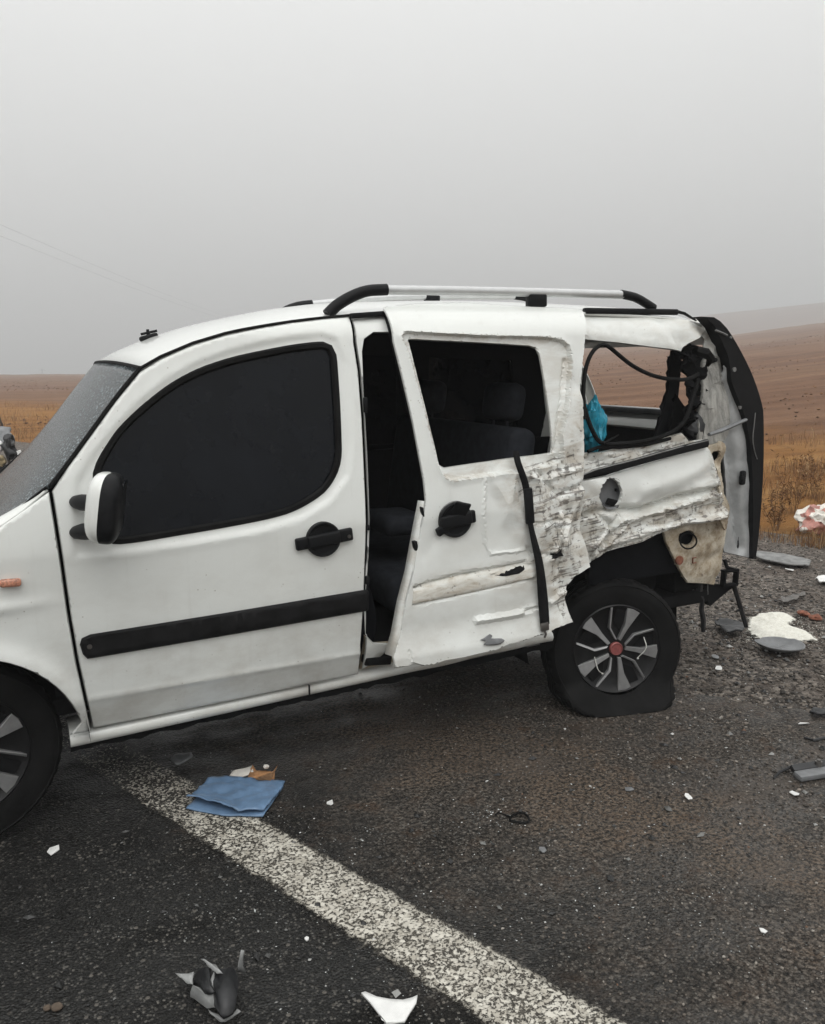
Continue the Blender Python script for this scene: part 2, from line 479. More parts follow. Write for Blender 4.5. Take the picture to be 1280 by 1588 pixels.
def facets(x, z, sp, seed, ax=1.0, az=1.0):
    """folded sheet: flat triangular facets between random folds. Returns height -1..1 and closeness to a fold 0..1"""
    r_ = np.random.default_rng(seed); X = x * ax; Z = z * az
    gx_, gz_ = np.meshgrid(np.arange(X.min() - sp, X.max() + 2 * sp, sp), np.arange(Z.min() - sp, Z.max() + 2 * sp, sp))
    P = np.stack([gx_.ravel(), gz_.ravel()], 1); P = P + r_.uniform(-.42, .42, P.shape) * sp; Hh = r_.uniform(-1, 1, len(P))
    vo, _, fo, ov, _, _ = delaunay_2d_cdt([Vector(p) for p in P], [], [], 0, 1e-7)
    P = np.array([(v.x, v.y) for v in vo]); Hh = np.array([Hh[o[0]] for o in ov])
    h = np.zeros(len(x)); e = np.full(len(x), 9.0)
    for f in fo:
        a, b, c = P[list(f)]; dt = (b[0] - a[0]) * (c[1] - a[1]) - (c[0] - a[0]) * (b[1] - a[1])
        if abs(dt) < 1e-9: continue
        l1 = ((b[0] - X) * (c[1] - Z) - (c[0] - X) * (b[1] - Z)) / dt; l2 = ((c[0] - X) * (a[1] - Z) - (a[0] - X) * (c[1] - Z)) / dt; l3 = 1 - l1 - l2
        k = (l1 >= -1e-6) & (l2 >= -1e-6) & (l3 >= -1e-6)
        h[k] = l1[k] * Hh[f[0]] + l2[k] * Hh[f[1]] + l3[k] * Hh[f[2]]
        A2 = abs(dt); ds = np.minimum(np.minimum(l1 * A2 / np.linalg.norm(b - c), l2 * A2 / np.linalg.norm(a - c)), l3 * A2 / np.linalg.norm(a - b)); e[k] = ds[k]
    return h, np.exp(-(e / .007) ** 2)
def panel(name, outline, surf, mat='white_paint', parent=None, holes=(), feats=(), disp=None, dmg=None, res=0.022,
          bstep=0.012, thick=0.004, roll=0.004, smooth_line=True, wpts=False, auto=50, hroll=None, jit=0.25, inset=0.004):
    """sheet part lying on y = surf(x,z): outline/holes/feats in photograph pixels measured onto the surface
    (or in (x,z) metres with wpts), filled with a fine triangle mesh, dented by disp(x,z) and given thickness"""
    def to_xz(L_):
        if wpts: return np.array(L_, float)
        out = []
        for p in L_:
            if len(p) == 3: out.append((p[1], p[2]))
            else:
                q = onS(p[0], p[1], surf); out.append((q[0], q[2]))
        return np.array(out)
    fn = catmull if smooth_line else linres
    B = fn(to_xz(outline), bstep, True)
    H = [fn(to_xz(h), bstep, True) for h in holes]
    pts = []; edges = []
    loops = [B] + H
    nb = []
    for Lp in loops:
        s = len(pts); pts.extend(Lp.tolist()); k = len(Lp)
        edges += [(s + i, s + (i + 1) % k) for i in range(k)]
        nb.append((s, k))
    nbound = len(pts)
    # inner ring just inside every edge, so the rim can roll in sharply
    for Lp, sign in zip(loops, [1] + [-1] * len(H)):
        area = 0.5 * np.sum(Lp[:, 0] * np.roll(Lp[:, 1], -1) - np.roll(Lp[:, 0], -1) * Lp[:, 1])
        t = np.roll(Lp, -1, 0) - np.roll(Lp, 1, 0); t /= (np.linalg.norm(t, axis=1)[:, None] + 1e-9)
        nrm = np.stack([-t[:, 1], t[:, 0]], 1) * (1 if area > 0 else -1) * sign
        q = Lp + nrm * inset
        ok = np.ones(len(q), bool)
        for L2 in loops: ok &= pdist(q, L2, True) > inset * 0.8
        pts.extend(q[ok].tolist())
    for ft in feats:
        fl = fn(to_xz(ft), bstep, False)
        ok = inside(fl, B)
        for h in H: ok &= ~inside(fl, h)
        for L2 in loops: ok &= pdist(fl, L2, True) > inset
        pts.extend(fl[ok].tolist())
    lo, hi = B.min(0), B.max(0)
    gx = np.arange(lo[0], hi[0], res); gz = np.arange(lo[1], hi[1], res * 0.87)
    X, Z = np.meshgrid(gx, gz); X = X + (np.arange(len(gz)) % 2)[:, None] * res * 0.5
    gp = np.stack([X.ravel(), Z.ravel()], 1); gp += nrng.uniform(-jit, jit, gp.shape) * res
    ok = inside(gp, B)
    for h in H: ok &= ~inside(gp, h)
    gp = gp[ok]
    ok = np.ones(len(gp), bool)
    for L2 in loops: ok &= pdist(gp, L2, True) > max(res * 0.45, inset * 1.5)
    pts.extend(gp[ok].tolist())
    vo, _, fo, ov, _, _ = delaunay_2d_cdt([Vector(p) for p in pts], edges, [], 0, 1e-6)
    VV = np.array([(v.x, v.y) for v in vo])
    FF = np.array([list(f) for f in fo if len(f) == 3])
    cen = VV[FF].mean(1)
    ok = inside(cen, B)
    for h in H: ok &= ~inside(cen, h)
    FF = FF[ok]
    x, z = VV[:, 0], VV[:, 1]
    y = np.array([float(surf(a, b)) for a, b in zip(x, z)])
    if disp is not None: y = y + disp(x, z)
    bnd = np.array([any(i < nbound for i in o) for o in ov])
    y = y + np.where(bnd, roll, 0.0)
    W = np.stack([x, y, z], 1)
    # front faces look to -y
    n0 = np.cross(W[FF[:, 1]] - W[FF[:, 0]], W[FF[:, 2]] - W[FF[:, 0]])
    fl = n0[:, 1] > 0
    FF[fl] = FF[fl][:, ::-1]
    at = None
    if mat == 'white_paint':
        at = dmg(x, z) if dmg is not None else np.zeros(len(x))
    o = mesh_obj(name, W, FF, mat, parent, True, attr=at, auto=auto)
    if thick:
        md = o.modifiers.new('thickness', 'SOLIDIFY'); md.thickness = thick; md.offset = -1.0
    return o
# ------------------------------------------------------------------ setting
RD = np.array([-0.377, 0.926]); RN = np.array([0.926, 0.377])      # road direction, and the direction off the road
def rn(x, y): return x * RN[0] + y * RN[1]
def road_pt(a, n): return RD * a + RN * n                           # along, across

def n_coord(nt):
    tc = N(nt, 'TexCoord'); d = N(nt, 'VectorMath', operation='DOT_PRODUCT')
    d.inputs[1].default_value = (RN[0], RN[1], 0)
    L(nt, tc.outputs['Object'], d.inputs[0]); return d.outputs['Value']
ROADROT = -math.atan2(RD[1], RD[0])

def field_mat():
    m, nt, b, _ = nodes_of('field_soil')
    nn = n_coord(nt); v = coords(nt)
    al = coords(nt, (0.03, 0.55, 0.3), ROADROT)
    band = noise_n(nt, al, 1.0, 6, 0.6)
    big = noise_n(nt, v, 0.035, 5, 0.6)
    fine = noise_n(nt, v, 2.6, 9, 0.78); clod = noise_n(nt, v, 0.7, 7, 0.75)
    soil = ramp(nt, band, [(0.32, (0.125, 0.064, 0.036)), (0.5, (0.185, 0.098, 0.057)), (0.68, (0.25, 0.145, 0.086))])
    soil = mixc(nt, smooth_n(nt, fine, 0.5, 0.72), soil, (0.08, 0.045, 0.03))
    soil = mixc(nt, mathn(nt, 'MULTIPLY', smooth_n(nt, clod, 0.55, 0.7), 0.5), soil, (0.27, 0.165, 0.10))
    soil = mixc(nt, mathn(nt, 'MULTIPLY', smooth_n(nt, big, 0.45, 0.62), 0.45), soil, (0.25, 0.15, 0.09))
    dry = ramp(nt, noise_n(nt, coords(nt, (0.25, 1.2, 1), ROADROT), 1.0, 7, 0.7), [(0.3, (0.17, 0.078, 0.026)), (0.5, (0.29, 0.14, 0.045)), (0.72, (0.40, 0.23, 0.085))])
    dry = mixc(nt, smooth_n(nt, fine, 0.55, 0.75), dry, (0.10, 0.05, 0.025))
    nj = mathn(nt, 'ADD', nn, mathn(nt, 'MULTIPLY', mathn(nt, 'SUBTRACT', clod, 0.5), 6.0))
    c = mixc(nt, smooth_n(nt, nj, 12.0, 17.5), dry, soil)
    L(nt, c, b.inputs['Base Color']); b.inputs['Roughness'].default_value = 1.0
    b.inputs['Specular IOR Level'].default_value = 0.1
    bump(nt, b, mathn(nt, 'ADD', fine, clod), 0.9, 0.12)
field_mat()

def road_mat():
    m, nt, b, _ = nodes_of('asphalt')
    nn = n_coord(nt); v = coords(nt)
    vo = N(nt, 'TexVoronoi', Scale=140.0); L(nt, v, vo.inputs['Vector'])
    vo2 = N(nt, 'TexVoronoi', Scale=62.0); L(nt, v, vo2.inputs['Vector'])
    blot = noise_n(nt, v, 1.3, 6, 0.65); fine = noise_n(nt, v, 70, 6, 0.7); mid = noise_n(nt, v, 9, 5, 0.65)
    stone = N(nt, 'SeparateColor'); L(nt, vo.outputs['Color'], stone.inputs[0])
    c = ramp(nt, stone.outputs[0], [(0.0, (0.005, 0.0048, 0.0044)), (0.5, (0.011, 0.0105, 0.0095)), (0.80, (0.026, 0.0245, 0.0215)), (0.95, (0.14, 0.132, 0.118))])
    c = mixc(nt, smooth_n(nt, vo.outputs['Distance'], 0.42, 0.75), c, (0.005, 0.0048, 0.0045))
    st2 = N(nt, 'SeparateColor'); L(nt, vo2.outputs['Color'], st2.inputs[0])
    c = mixc(nt, mathn(nt, 'MULTIPLY', smooth_n(nt, st2.outputs[1], 0.9, 0.95), smooth_n(nt, vo2.outputs['Distance'], 0.42, 0.3)), c, (0.17, 0.155, 0.135))
    c = mixc(nt, mathn(nt, 'MULTIPLY', smooth_n(nt, blot, 0.45, 0.7), 0.6), c, (0.009, 0.0088, 0.0084))
    # towards the shoulder: mud and washed-in grit, brownish
    nj = mathn(nt, 'ADD', nn, mathn(nt, 'MULTIPLY', mathn(nt, 'SUBTRACT', noise_n(nt, v, 2.2, 7, 0.7), 0.5), 1.6))
    grit = ramp(nt, fine, [(0.32, (0.022, 0.018, 0.015)), (0.5, (0.075, 0.062, 0.051)), (0.64, (0.26, 0.225, 0.19))])
    grit = mixc(nt, smooth_n(nt, mid, 0.5, 0.7), grit, (0.07, 0.046, 0.031))
    gf = mathn(nt, 'MULTIPLY', smooth_n(nt, nj, 0.45, 1.5), mathn(nt, 'ADD', 0.42, mathn(nt, 'MULTIPLY', smooth_n(nt, mid, 0.35, 0.65), 0.5)), True)
    gf = mathn(nt, 'MULTIPLY', gf, smooth_n(nt, fine, 0.34, 0.54))
    c = mixc(nt, gf, c, grit)
    # a rusty gravel streak lying parallel to the line
    stk = mathn(nt, 'ABSOLUTE', mathn(nt, 'SUBTRACT', nj, 1.62))
    sf = mathn(nt, 'MULTIPLY', smooth_n(nt, stk, 0.35, 0.05), smooth_n(nt, fine, 0.42, 0.62))
    c = mixc(nt, mathn(nt, 'MULTIPLY', sf, 0.7), c, (0.16, 0.115, 0.08))
    # wet tracks along the road: darker, smoother
    wet = smooth_n(nt, mathn(nt, 'ADD', mathn(nt, 'MULTIPLY', noise_n(nt, coords(nt, (0.5, 2.2, 1), ROADROT), 1.0, 5, 0.6), 0.7), mathn(nt, 'MULTIPLY', noise_n(nt, v, 5.0, 5, 0.65), 0.3)), 0.42, 0.60)
    mud = mathn(nt, 'MULTIPLY', smooth_n(nt, noise_n(nt, coords(nt, (0.8, 1.6, 1), ROADROT), 1.3, 6, 0.65), 0.50, 0.62), smooth_n(nt, nj, 0.9, 2.0))
    c = mixc(nt, mathn(nt, 'MULTIPLY', mud, 0.65), c, (0.088, 0.071, 0.058))
    c = mixc(nt, mathn(nt, 'MULTIPLY', wet, mathn(nt, 'SUBTRACT', 0.6, mathn(nt, 'MULTIPLY', smooth_n(nt, nj, 0.6, 1.4), 0.3))), c, (0.006, 0.0058, 0.0054))
    L(nt, c, b.inputs['Base Color'])
    L(nt, mathn(nt, 'SUBTRACT', 0.72, mathn(nt, 'MULTIPLY', wet, 0.40)), b.inputs['Roughness']); L(nt, mathn(nt, 'ADD', 0.2, mathn(nt, 'MULTIPLY', wet, 0.25)), b.inputs['Specular IOR Level'])
    h = mathn(nt, 'ADD', mathn(nt, 'MULTIPLY', vo.outputs['Distance'], -0.9), mathn(nt, 'ADD', mathn(nt, 'MULTIPLY', fine, 0.5), mathn(nt, 'MULTIPLY', vo2.outputs['Distance'], -0.5)))
    bn = bump(nt, b, h, 0.9, 0.007); L(nt, mathn(nt, 'SUBTRACT', 0.95, mathn(nt, 'MULTIPLY', mathn(nt, 'MAXIMUM', wet, mud), 0.55)), bn.inputs['Strength'])
def line_mat():
    m, nt, b, out = nodes_of('worn_road_paint')
    v = coords(nt); nn = n_coord(nt)
    vo = N(nt, 'TexVoronoi', feature='DISTANCE_TO_EDGE', Scale=64.0)
    wv = N(nt, 'MixRGB', blend_type='ADD', Fac=0.02)
    q = N(nt, 'TexNoise', Scale=60.0, Detail=4); L(nt, v, q.inputs['Vector'])
    L(nt, v, wv.inputs['Color1']); L(nt, q.outputs['Color'], wv.inputs['Color2']); L(nt, wv.outputs[0], vo.inputs['Vector'])
    vc = N(nt, 'TexVoronoi', Scale=64.0); L(nt, wv.outputs[0], vc.inputs['Vector'])
    sc = N(nt, 'SeparateColor'); L(nt, vc.outputs['Color'], sc.inputs[0])
    wear = noise_n(nt, v, 7, 6, 0.7)
    edge = mathn(nt, 'ABSOLUTE', mathn(nt, 'SUBTRACT', nn, 0.635))
    e = mathn(nt, 'ADD', edge, mathn(nt, 'MULTIPLY', mathn(nt, 'SUBTRACT', noise_n(nt, v, 40, 5, 0.7), 0.5), 0.05))
    edgef = smooth_n(nt, mathn(nt, 'ADD', e, mathn(nt, 'MULTIPLY', mathn(nt, 'SUBTRACT', noise_n(nt, v, 14, 4, 0.6), 0.5), 0.03)), 0.116, 0.080)
    # how much paint is left: less far up the line, under the van
    along = N(nt, 'VectorMath', operation='DOT_PRODUCT'); along.inputs[1].default_value = (RD[0], RD[1], 0)
    tc = N(nt, 'TexCoord'); L(nt, tc.outputs['Object'], along.inputs[0])
    left = smooth_n(nt, along.outputs['Value'], 0.5, -0.9)
    thr = mathn(nt, 'ADD', 0.0, mathn(nt, 'MULTIPLY', mathn(nt, 'SUBTRACT', 1.0, left), 0.13))
    thr = mathn(nt, 'ADD', thr, mathn(nt, 'MULTIPLY', smooth_n(nt, wear, 0.42, 0.75), 0.12))
    blob = mathn(nt, 'ADD', noise_n(nt, v, 110, 4, 0.62), mathn(nt, 'MULTIPLY', vo.outputs['Distance'], 0.55))
    thr = mathn(nt, 'ADD', 0.43, mathn(nt, 'MULTIPLY', mathn(nt, 'SUBTRACT', 1.0, left), 0.14))
    thr = mathn(nt, 'ADD', thr, mathn(nt, 'MULTIPLY', mathn(nt, 'SUBTRACT', wear, 0.5), 0.35))
    f = N(nt, 'MapRange', interpolation_type='SMOOTHSTEP')
    L(nt, blob, f.inputs['Value']); L(nt, thr, f.inputs['From Min'])
    L(nt, mathn(nt, 'ADD', thr, 0.20), f.inputs['From Max'])
    keep = mathn(nt, 'MULTIPLY', f.outputs[0], edgef)
    paint = ramp(nt, sc.outputs[1], [(0.0, (0.42, 0.39, 0.33)), (0.5, (0.56, 0.53, 0.46)), (1.0, (0.68, 0.65, 0.57))])
    asph = ramp(nt, noise_n(nt, v, 90, 5, 0.7), [(0.35, (0.014, 0.013, 0.012)), (0.7, (0.06, 0.055, 0.048))])
    dirt = ramp(nt, noise_n(nt, v, 60, 5, 0.7), [(0.35, (0.03, 0.027, 0.022)), (0.68, (0.15, 0.135, 0.11))])
    L(nt, mixc(nt, smooth_n(nt, keep, 0.1, 0.9), dirt, paint), b.inputs['Base Color'])
    tr = N(nt, 'BsdfTransparent'); mx = N(nt, 'MixShader'); L(nt, mathn(nt, 'MAXIMUM', smooth_n(nt, keep, 0.03, 0.4), mathn(nt, 'MULTIPLY', edgef, mathn(nt, 'MULTIPLY', left, 0.8))), mx.inputs['Fac']); L(nt, tr.outputs[0], mx.inputs[1]); L(nt, b.outputs[0], mx.inputs[2]); L(nt, mx.outputs[0], out.inputs['Surface'])
    b.inputs['Roughness'].default_value = 0.7
    bump(nt, b, mathn(nt, 'ADD', mathn(nt, 'MULTIPLY', keep, 0.8), noise_n(nt, v, 120, 4)), 0.8, 0.005)
def gravel_mat(name, cols):
    m, nt, b, _ = nodes_of(name)
    v = coords(nt)
    n1 = noise_n(nt, v, 55, 7, 0.72); n2 = noise_n(nt, v, 3.0, 6, 0.65); vo = N(nt, 'TexVoronoi', Scale=48.0); L(nt, v, vo.inputs['Vector'])
    sc = N(nt, 'SeparateColor'); L(nt, vo.outputs['Color'], sc.inputs[0])
    c = ramp(nt, mathn(nt, 'ADD', mathn(nt, 'MULTIPLY', n1, 0.6), mathn(nt, 'MULTIPLY', sc.outputs[0], 0.4)), [(0.3, cols[0]), (0.5, cols[1]), (0.72, cols[2])])
    c = mixc(nt, mathn(nt, 'MULTIPLY', smooth_n(nt, n2, 0.45, 0.65), 0.6), c, cols[3])
    L(nt, c, b.inputs['Base Color']); b.inputs['Roughness'].default_value = 0.85
    bump(nt, b, mathn(nt, 'SUBTRACT', n1, mathn(nt, 'MULTIPLY', vo.outputs['Distance'], 0.8)), 1.0, 0.012)
road_mat(); line_mat()
gravel_mat('shoulder_gravel', [(0.022, 0.0185, 0.0155), (0.085, 0.071, 0.059), (0.26, 0.225, 0.19), (0.075, 0.054, 0.041)])
def island_mat(name, stops, rough=0.85):
    """each small piece of a scattered mass has a tone of its own"""
    m, nt, b, _ = nodes_of(name)
    at = N(nt, 'Attribute', attribute_name='tone')
    L(nt, ramp(nt, at.outputs['Fac'], stops), b.inputs['Base Color'])
    b.inputs['Roughness'].default_value = rough
island_mat('pebbles', [(0.0, (0.02, 0.017, 0.014)), (0.35, (0.075, 0.064, 0.054)), (0.65, (0.16, 0.135, 0.112)), (0.93, (0.32, 0.295, 0.26)), (1.0, (0.15, 0.085, 0.055))])
island_mat('dry_grass', [(0.0, (0.085, 0.04, 0.018)), (0.4, (0.20, 0.095, 0.036)), (0.75, (0.31, 0.17, 0.07)), (1.0, (0.43, 0.31, 0.16))], 0.9)
island_mat('glass_crumbs', [(0.0, (0.16, 0.165, 0.16)), (0.7, (0.42, 0.44, 0.43)), (1.0, (0.75, 0.77, 0.76))], 0.2)

def put(o, kind): o['kind'] = kind; return o

# terrain: one sheet to the horizon, rising to the right
def interp(a, xs, ys): return np.interp(a, xs, ys)
def terrain_z(x, y):
    x = np.asarray(x, float); y = np.asarray(y, float)
    dx, dy = x - CAM[0], y - CAM[1]; r = np.hypot(dx, dy); az = np.degrees(np.arctan2(dx, dy))
    el1 = interp(az, [-180, -60, 0, 5, 20, 34, 45, 50.4, 60, 110, 180], [-.5, -.5, -.52, -.62, -.2, .55, 1.12, 1.72, 2.2, 0.8, -.5])
    el2 = interp(az, [-180, -60, 10, 25, 38, 44, 50.4, 60, 110, 180], [-1.2, -1.2, -1.2, -.3, 1.7, 2.35, 2.83, 3.2, 1.0, -1.2])
    R1, R2 = 230.0, 640.0
    z1 = CAM[2] + R1 * np.tan(np.radians(el1)); z2 = CAM[2] + R2 * np.tan(np.radians(el2))
    s = np.clip((r - 12) / (R1 - 12), 0, 1)
    za = z1 * (0.72 * s + 0.28 * s * s)
    zb = z1 - (r - R1) * 0.012 * sstep(R1, R1 + 90, r)
    w = sstep(R1 + 120, R2, r)
    zf = zb * (1 - w) + z2 * w - np.clip(r - R2, 0, None) * 0.05
    z = np.where(r < R1, za, zf)
    n = rn(x, y)
    flat = 1 - sstep(6.3, 11.0, n)
    return z * (1 - flat) - 0.05 * flat
azs = np.concatenate([np.arange(-180, -12, 6.0), np.arange(-12, 62, 0.5), np.arange(62, 180, 6.0)])
rs = np.concatenate([np.array([0.3, 3]), np.geomspace(5, 1150, 120)])
A, Rr = np.meshgrid(np.radians(azs), rs)
TX = CAM[0] + np.sin(A) * Rr; TY = CAM[1] + np.cos(A) * Rr; TZ = terrain_z(TX, TY)
und = np.array([noise.noise((x * 0.05, y * 0.05, 3.3)) * 0.35 + noise.noise((x * 0.5, y * 0.5, 1.1)) * 0.10 for x, y in zip(TX.ravel(), TY.ravel())]).reshape(TX.shape)
TZ = TZ + und * sstep(7.5, 14, rn(TX, TY)) * sstep(5, 60, Rr)
na = len(azs)
tv = np.stack([TX.ravel(), TY.ravel(), TZ.ravel()], 1)
tf = [(i * na + j, i * na + (j + 1) % na, (i + 1) * na + (j + 1) % na, (i + 1) * na + j) for i in range(len(rs) - 1) for j in range(na)]
tf = [f[::-1] for f in tf]
tf.append(tuple(range(na)))
put(mesh_obj('field', tv, tf, 'field_soil', None, True, origin=(0, 0, 0), auto=180), 'structure')

def sheet(name, a0, a1, n0, n1, z, mat, da=0.5, edge=0.0, zfun=None):
    aa = np.arange(a0, a1 + da * 0.5, da)
    if edge: aa = np.unique(np.round(np.concatenate([aa, np.arange(-6, 14, 0.05)]), 3))
    V = []; F = []
    nw = 12
    for i, a in enumerate(aa):
        j = 0.5 * edge * (noise.noise((a * 1.3, 0.2, 5)) + noise.noise((a * 5.1, 2, 5)) * 0.6 + noise.noise((a * 17, 9, 5)) * 0.3)
        for k in range(nw):
            t = k / (nw - 1); n = n0 + (n1 + (j if edge else 0) - n0) * t
            p = road_pt(a, n); zz = z if zfun is None else z + zfun(n)
            V.append((p[0], p[1], zz))
    for i in range(len(aa) - 1):
        for k in range(nw - 1):
            F.append((i * nw + k, i * nw + k + 1, (i + 1) * nw + k + 1, (i + 1) * nw + k)[::-1])
    return put(mesh_obj(name, V, F, mat, None, True, origin=(0, 0, 0), auto=180), 'structure')
sheet('road', -160, 220, -9.0, 2.9, 0.0, 'asphalt', 4.0, edge=0.5)
sheet('gravel_shoulder', -160, 220, 2.2, 7.0, -0.006, 'shoulder_gravel', 4.0, edge=0.9, zfun=lambda n: -0.0 - 0.05 * float(sstep(5.6, 7.2, n)))
sheet('edge_line', -60, 120, 0.50, 0.77, 0.004, 'worn_road_paint', 1.0)

def scatter(name, P, size, mat, tri, tone=None, label=None):
    """one mesh of many small pieces; tri(k, p, s) -> (verts, faces)"""
    V = []; F = []; T = []
    for k, (p, s) in enumerate(zip(P, size)):
        v, f = tri(k, p, s); b = len(V); V += v; F += [tuple(i + b for i in ff) for ff in f]
        t = tone[k] if tone is not None else rng.random(); T += [t] * len(v)
    og = (float(np.mean([v[0] for v in V])), float(np.mean([v[1] for v in V])), 0.0)
    o = mesh_obj(name, V, F, mat, None, False, origin=og)
    a = o.data.attributes.new('tone', 'FLOAT', 'POINT'); a.data.foreach_set('value', T)
    return put(o, 'stuff')
_ico = bmesh.new(); bmesh.ops.create_icosphere(_ico, subdivisions=1, radius=1.0); _ico.verts.index_update()
ICO_V = [v.co.copy() for v in _ico.verts]; ICO_F = [tuple(v.index for v in f.verts) for f in _ico.faces]; _ico.free()
def stone(k, p, s):
    q = (rng.uniform(.7, 1.3), rng.uniform(.7, 1.3), rng.uniform(.45, .9)); a = rng.uniform(0, 6.28); ca, sa = math.cos(a), math.sin(a)
    out = []
    for v in ICO_V:
        j = rng.uniform(.75, 1.2); x, y, z = v.x * q[0] * j, v.y * q[1] * j, v.z * q[2] * j
        out.append((p[0] + (x * ca - y * sa) * s, p[1] + (x * sa + y * ca) * s, p[2] + (z + 0.25) * s))
    return out, ICO_F
OCT_F = [(0, 2, 4), (2, 1, 4), (1, 3, 4), (3, 0, 4), (2, 0, 5), (1, 2, 5), (3, 1, 5), (0, 3, 5)]
def chip(k, p, s):
    a = rng.uniform(0, 6.28); out = []
    for v in ((1, 0, 0), (-1, 0, 0), (0, 1, 0), (0, -1, 0), (0, 0, 1), (0, 0, -1)):
        j = rng.uniform(.6, 1.2); x, y, z = v[0] * j * s, v[1] * j * s * .7, v[2] * j * s * .5
        out.append((p[0] + x * math.cos(a) - y * math.sin(a), p[1] + x * math.sin(a) + y * math.cos(a), p[2] + z + 0.2 * s))
    return out, OCT_F
P = []; Sz = []
for cx, cy, sx, sy, m_ in ((1150, 1000, 90, 40, 480), (1190, 930, 70, 30, 260), (1100, 1180, 130, 90, 420), (700, 1250, 250, 80, 150), (400, 1450, 250, 90, 130), (1180, 900, 60, 30, 120)):
    for _ in range(m_):
        g = onZ(rng.gauss(cx, sx), rng.gauss(cy, sy)); P.append((float(g[0]), float(g[1]), 0.0)); Sz.append(0.0022 * math.exp(abs(rng.gauss(0, .95))))
island_mat('plastic_crumbs', [(0.0, (0.006, 0.006, 0.006)), (0.6, (0.03, 0.03, 0.03)), (0.85, (0.2, 0.2, 0.19)), (1.0, (0.6, 0.6, 0.58))], 0.45)
scatter('plastic_crumbs', P, [min(s_, .020) for s_ in Sz], 'plastic_crumbs', chip)
# shoulder stones: where the frame shows them
P = []; Sz = []
while len(P) < 24000:
    if rng.random() < 0.62:
        px, py = rng.uniform(620, 1420), rng.uniform(840, 1588)
        g = onZ(px, py); x, y = float(g[0]), float(g[1])
    else:
        az = math.radians(rng.uniform(-6, 62)); r = rng.uniform(4.0, 12.0)
        x, y = CAM[0] + math.sin(az) * r, CAM[1] + math.cos(az) * r
    n = rn(x, y)
    if n < 0.8 or n > 7.3: continue
    pr = float(sstep(0.9, 3.2, n + 0.8 * noise.noise((x * 1.4, y * 1.4, 2))))
    if rng.random() > 0.16 + 0.84 * pr: continue
    s = 0.0022 * math.exp(abs(rng.gauss(0, 0.75))) * (0.75 + 0.5 * pr)
    P.append((x, y, 0.0 if n < 2.6 else -0.004 - 0.05 * float(sstep(5.6, 7.2, n)))); Sz.append(min(s, 0.0045 + 0.011 * float(sstep(1.6, 3.6, n))))
scatter('gravel_stones', P, Sz, 'pebbles', stone, [min(1, abs(rng.gauss(.33, .25))) for _ in P])
P = []; Sz = []
while len(P) < 1500:
    px, py = rng.uniform(60, 1300), rng.uniform(1050, 1600)
    g = onZ(px, py)
    if noise.noise((float(g[0]) * 1.6, float(g[1]) * 1.6, 9)) + rng.uniform(-.5, .5) < 0.0: continue
    P.append((float(g[0]), float(g[1]), 0.0)); Sz.append(rng.uniform(0.0012, 0.0036) * (1.5 if rng.random() < .08 else 1))
for cx, cy, sx, sy, m_ in ((765, 1268, 30, 12, 60), (1170, 965, 60, 25, 320), (1030, 1385, 80, 18, 40), (540, 1300, 40, 20, 30), (1080, 968, 30, 8, 50), (1150, 1080, 70, 40, 160)):
    for _ in range(m_):
        g = onZ(rng.gauss(cx, sx), rng.gauss(cy, sy)); P.append((float(g[0]), float(g[1]), 0.0)); Sz.append(rng.uniform(0.0015, 0.005))
scatter('glass_crumbs', P, Sz, 'glass_crumbs', chip, [rng.random() ** 1.6 for _ in P])

def blade(k, p, s):
    a = rng.uniform(0, 6.28); w = s * rng.uniform(.008, .02) + 0.0012; lean = rng.uniform(.05, .6) * s; la = rng.uniform(0, 6.28)
    dx, dy = math.cos(a) * w, math.sin(a) * w; lx, ly = math.cos(la) * lean, math.sin(la) * lean
    x, y, z = p
    return [(x - dx, y - dy, z - .01), (x + dx, y + dy, z - .01), (x + dx * .7 + lx * .4, y + dy * .7 + ly * .4, z + s * .6),
            (x - dx * .7 + lx * .4, y - dy * .7 + ly * .4, z + s * .6), (x + lx, y + ly, z + s)], [(0, 1, 2, 3), (3, 2, 4)]
P = []; Sz = []
while len(P) < 13000:
    if rng.random() < 0.7: az = rng.uniform(34, 56); r = 7.0 + 13 * rng.random() ** 1.6
    else: az = rng.uniform(-5, 8); r = rng.uniform(13, 40)
    x = CAM[0] + math.sin(math.radians(az)) * r; y = CAM[1] + math.cos(math.radians(az)) * r
    n = rn(x, y)
    if n < 6.3 or n > 15: continue
    cl = noise.noise((x * .9, y * .9, 4)) + .5 * noise.noise((x * 3, y * 3, 4))
    if cl + rng.uniform(-.45, .45) < 0.0 + (0.11 if az > 20 else 0.04) * (n - 6.3): continue
    P.append((x, y, float(terrain_z(x, y)))); Sz.append(rng.uniform(.04, .12) * (1 + max(0, cl) * 1.3) * (1.0 if az > 20 else 1.3))
scatter('verge_grass', P, Sz, 'dry_grass', blade)

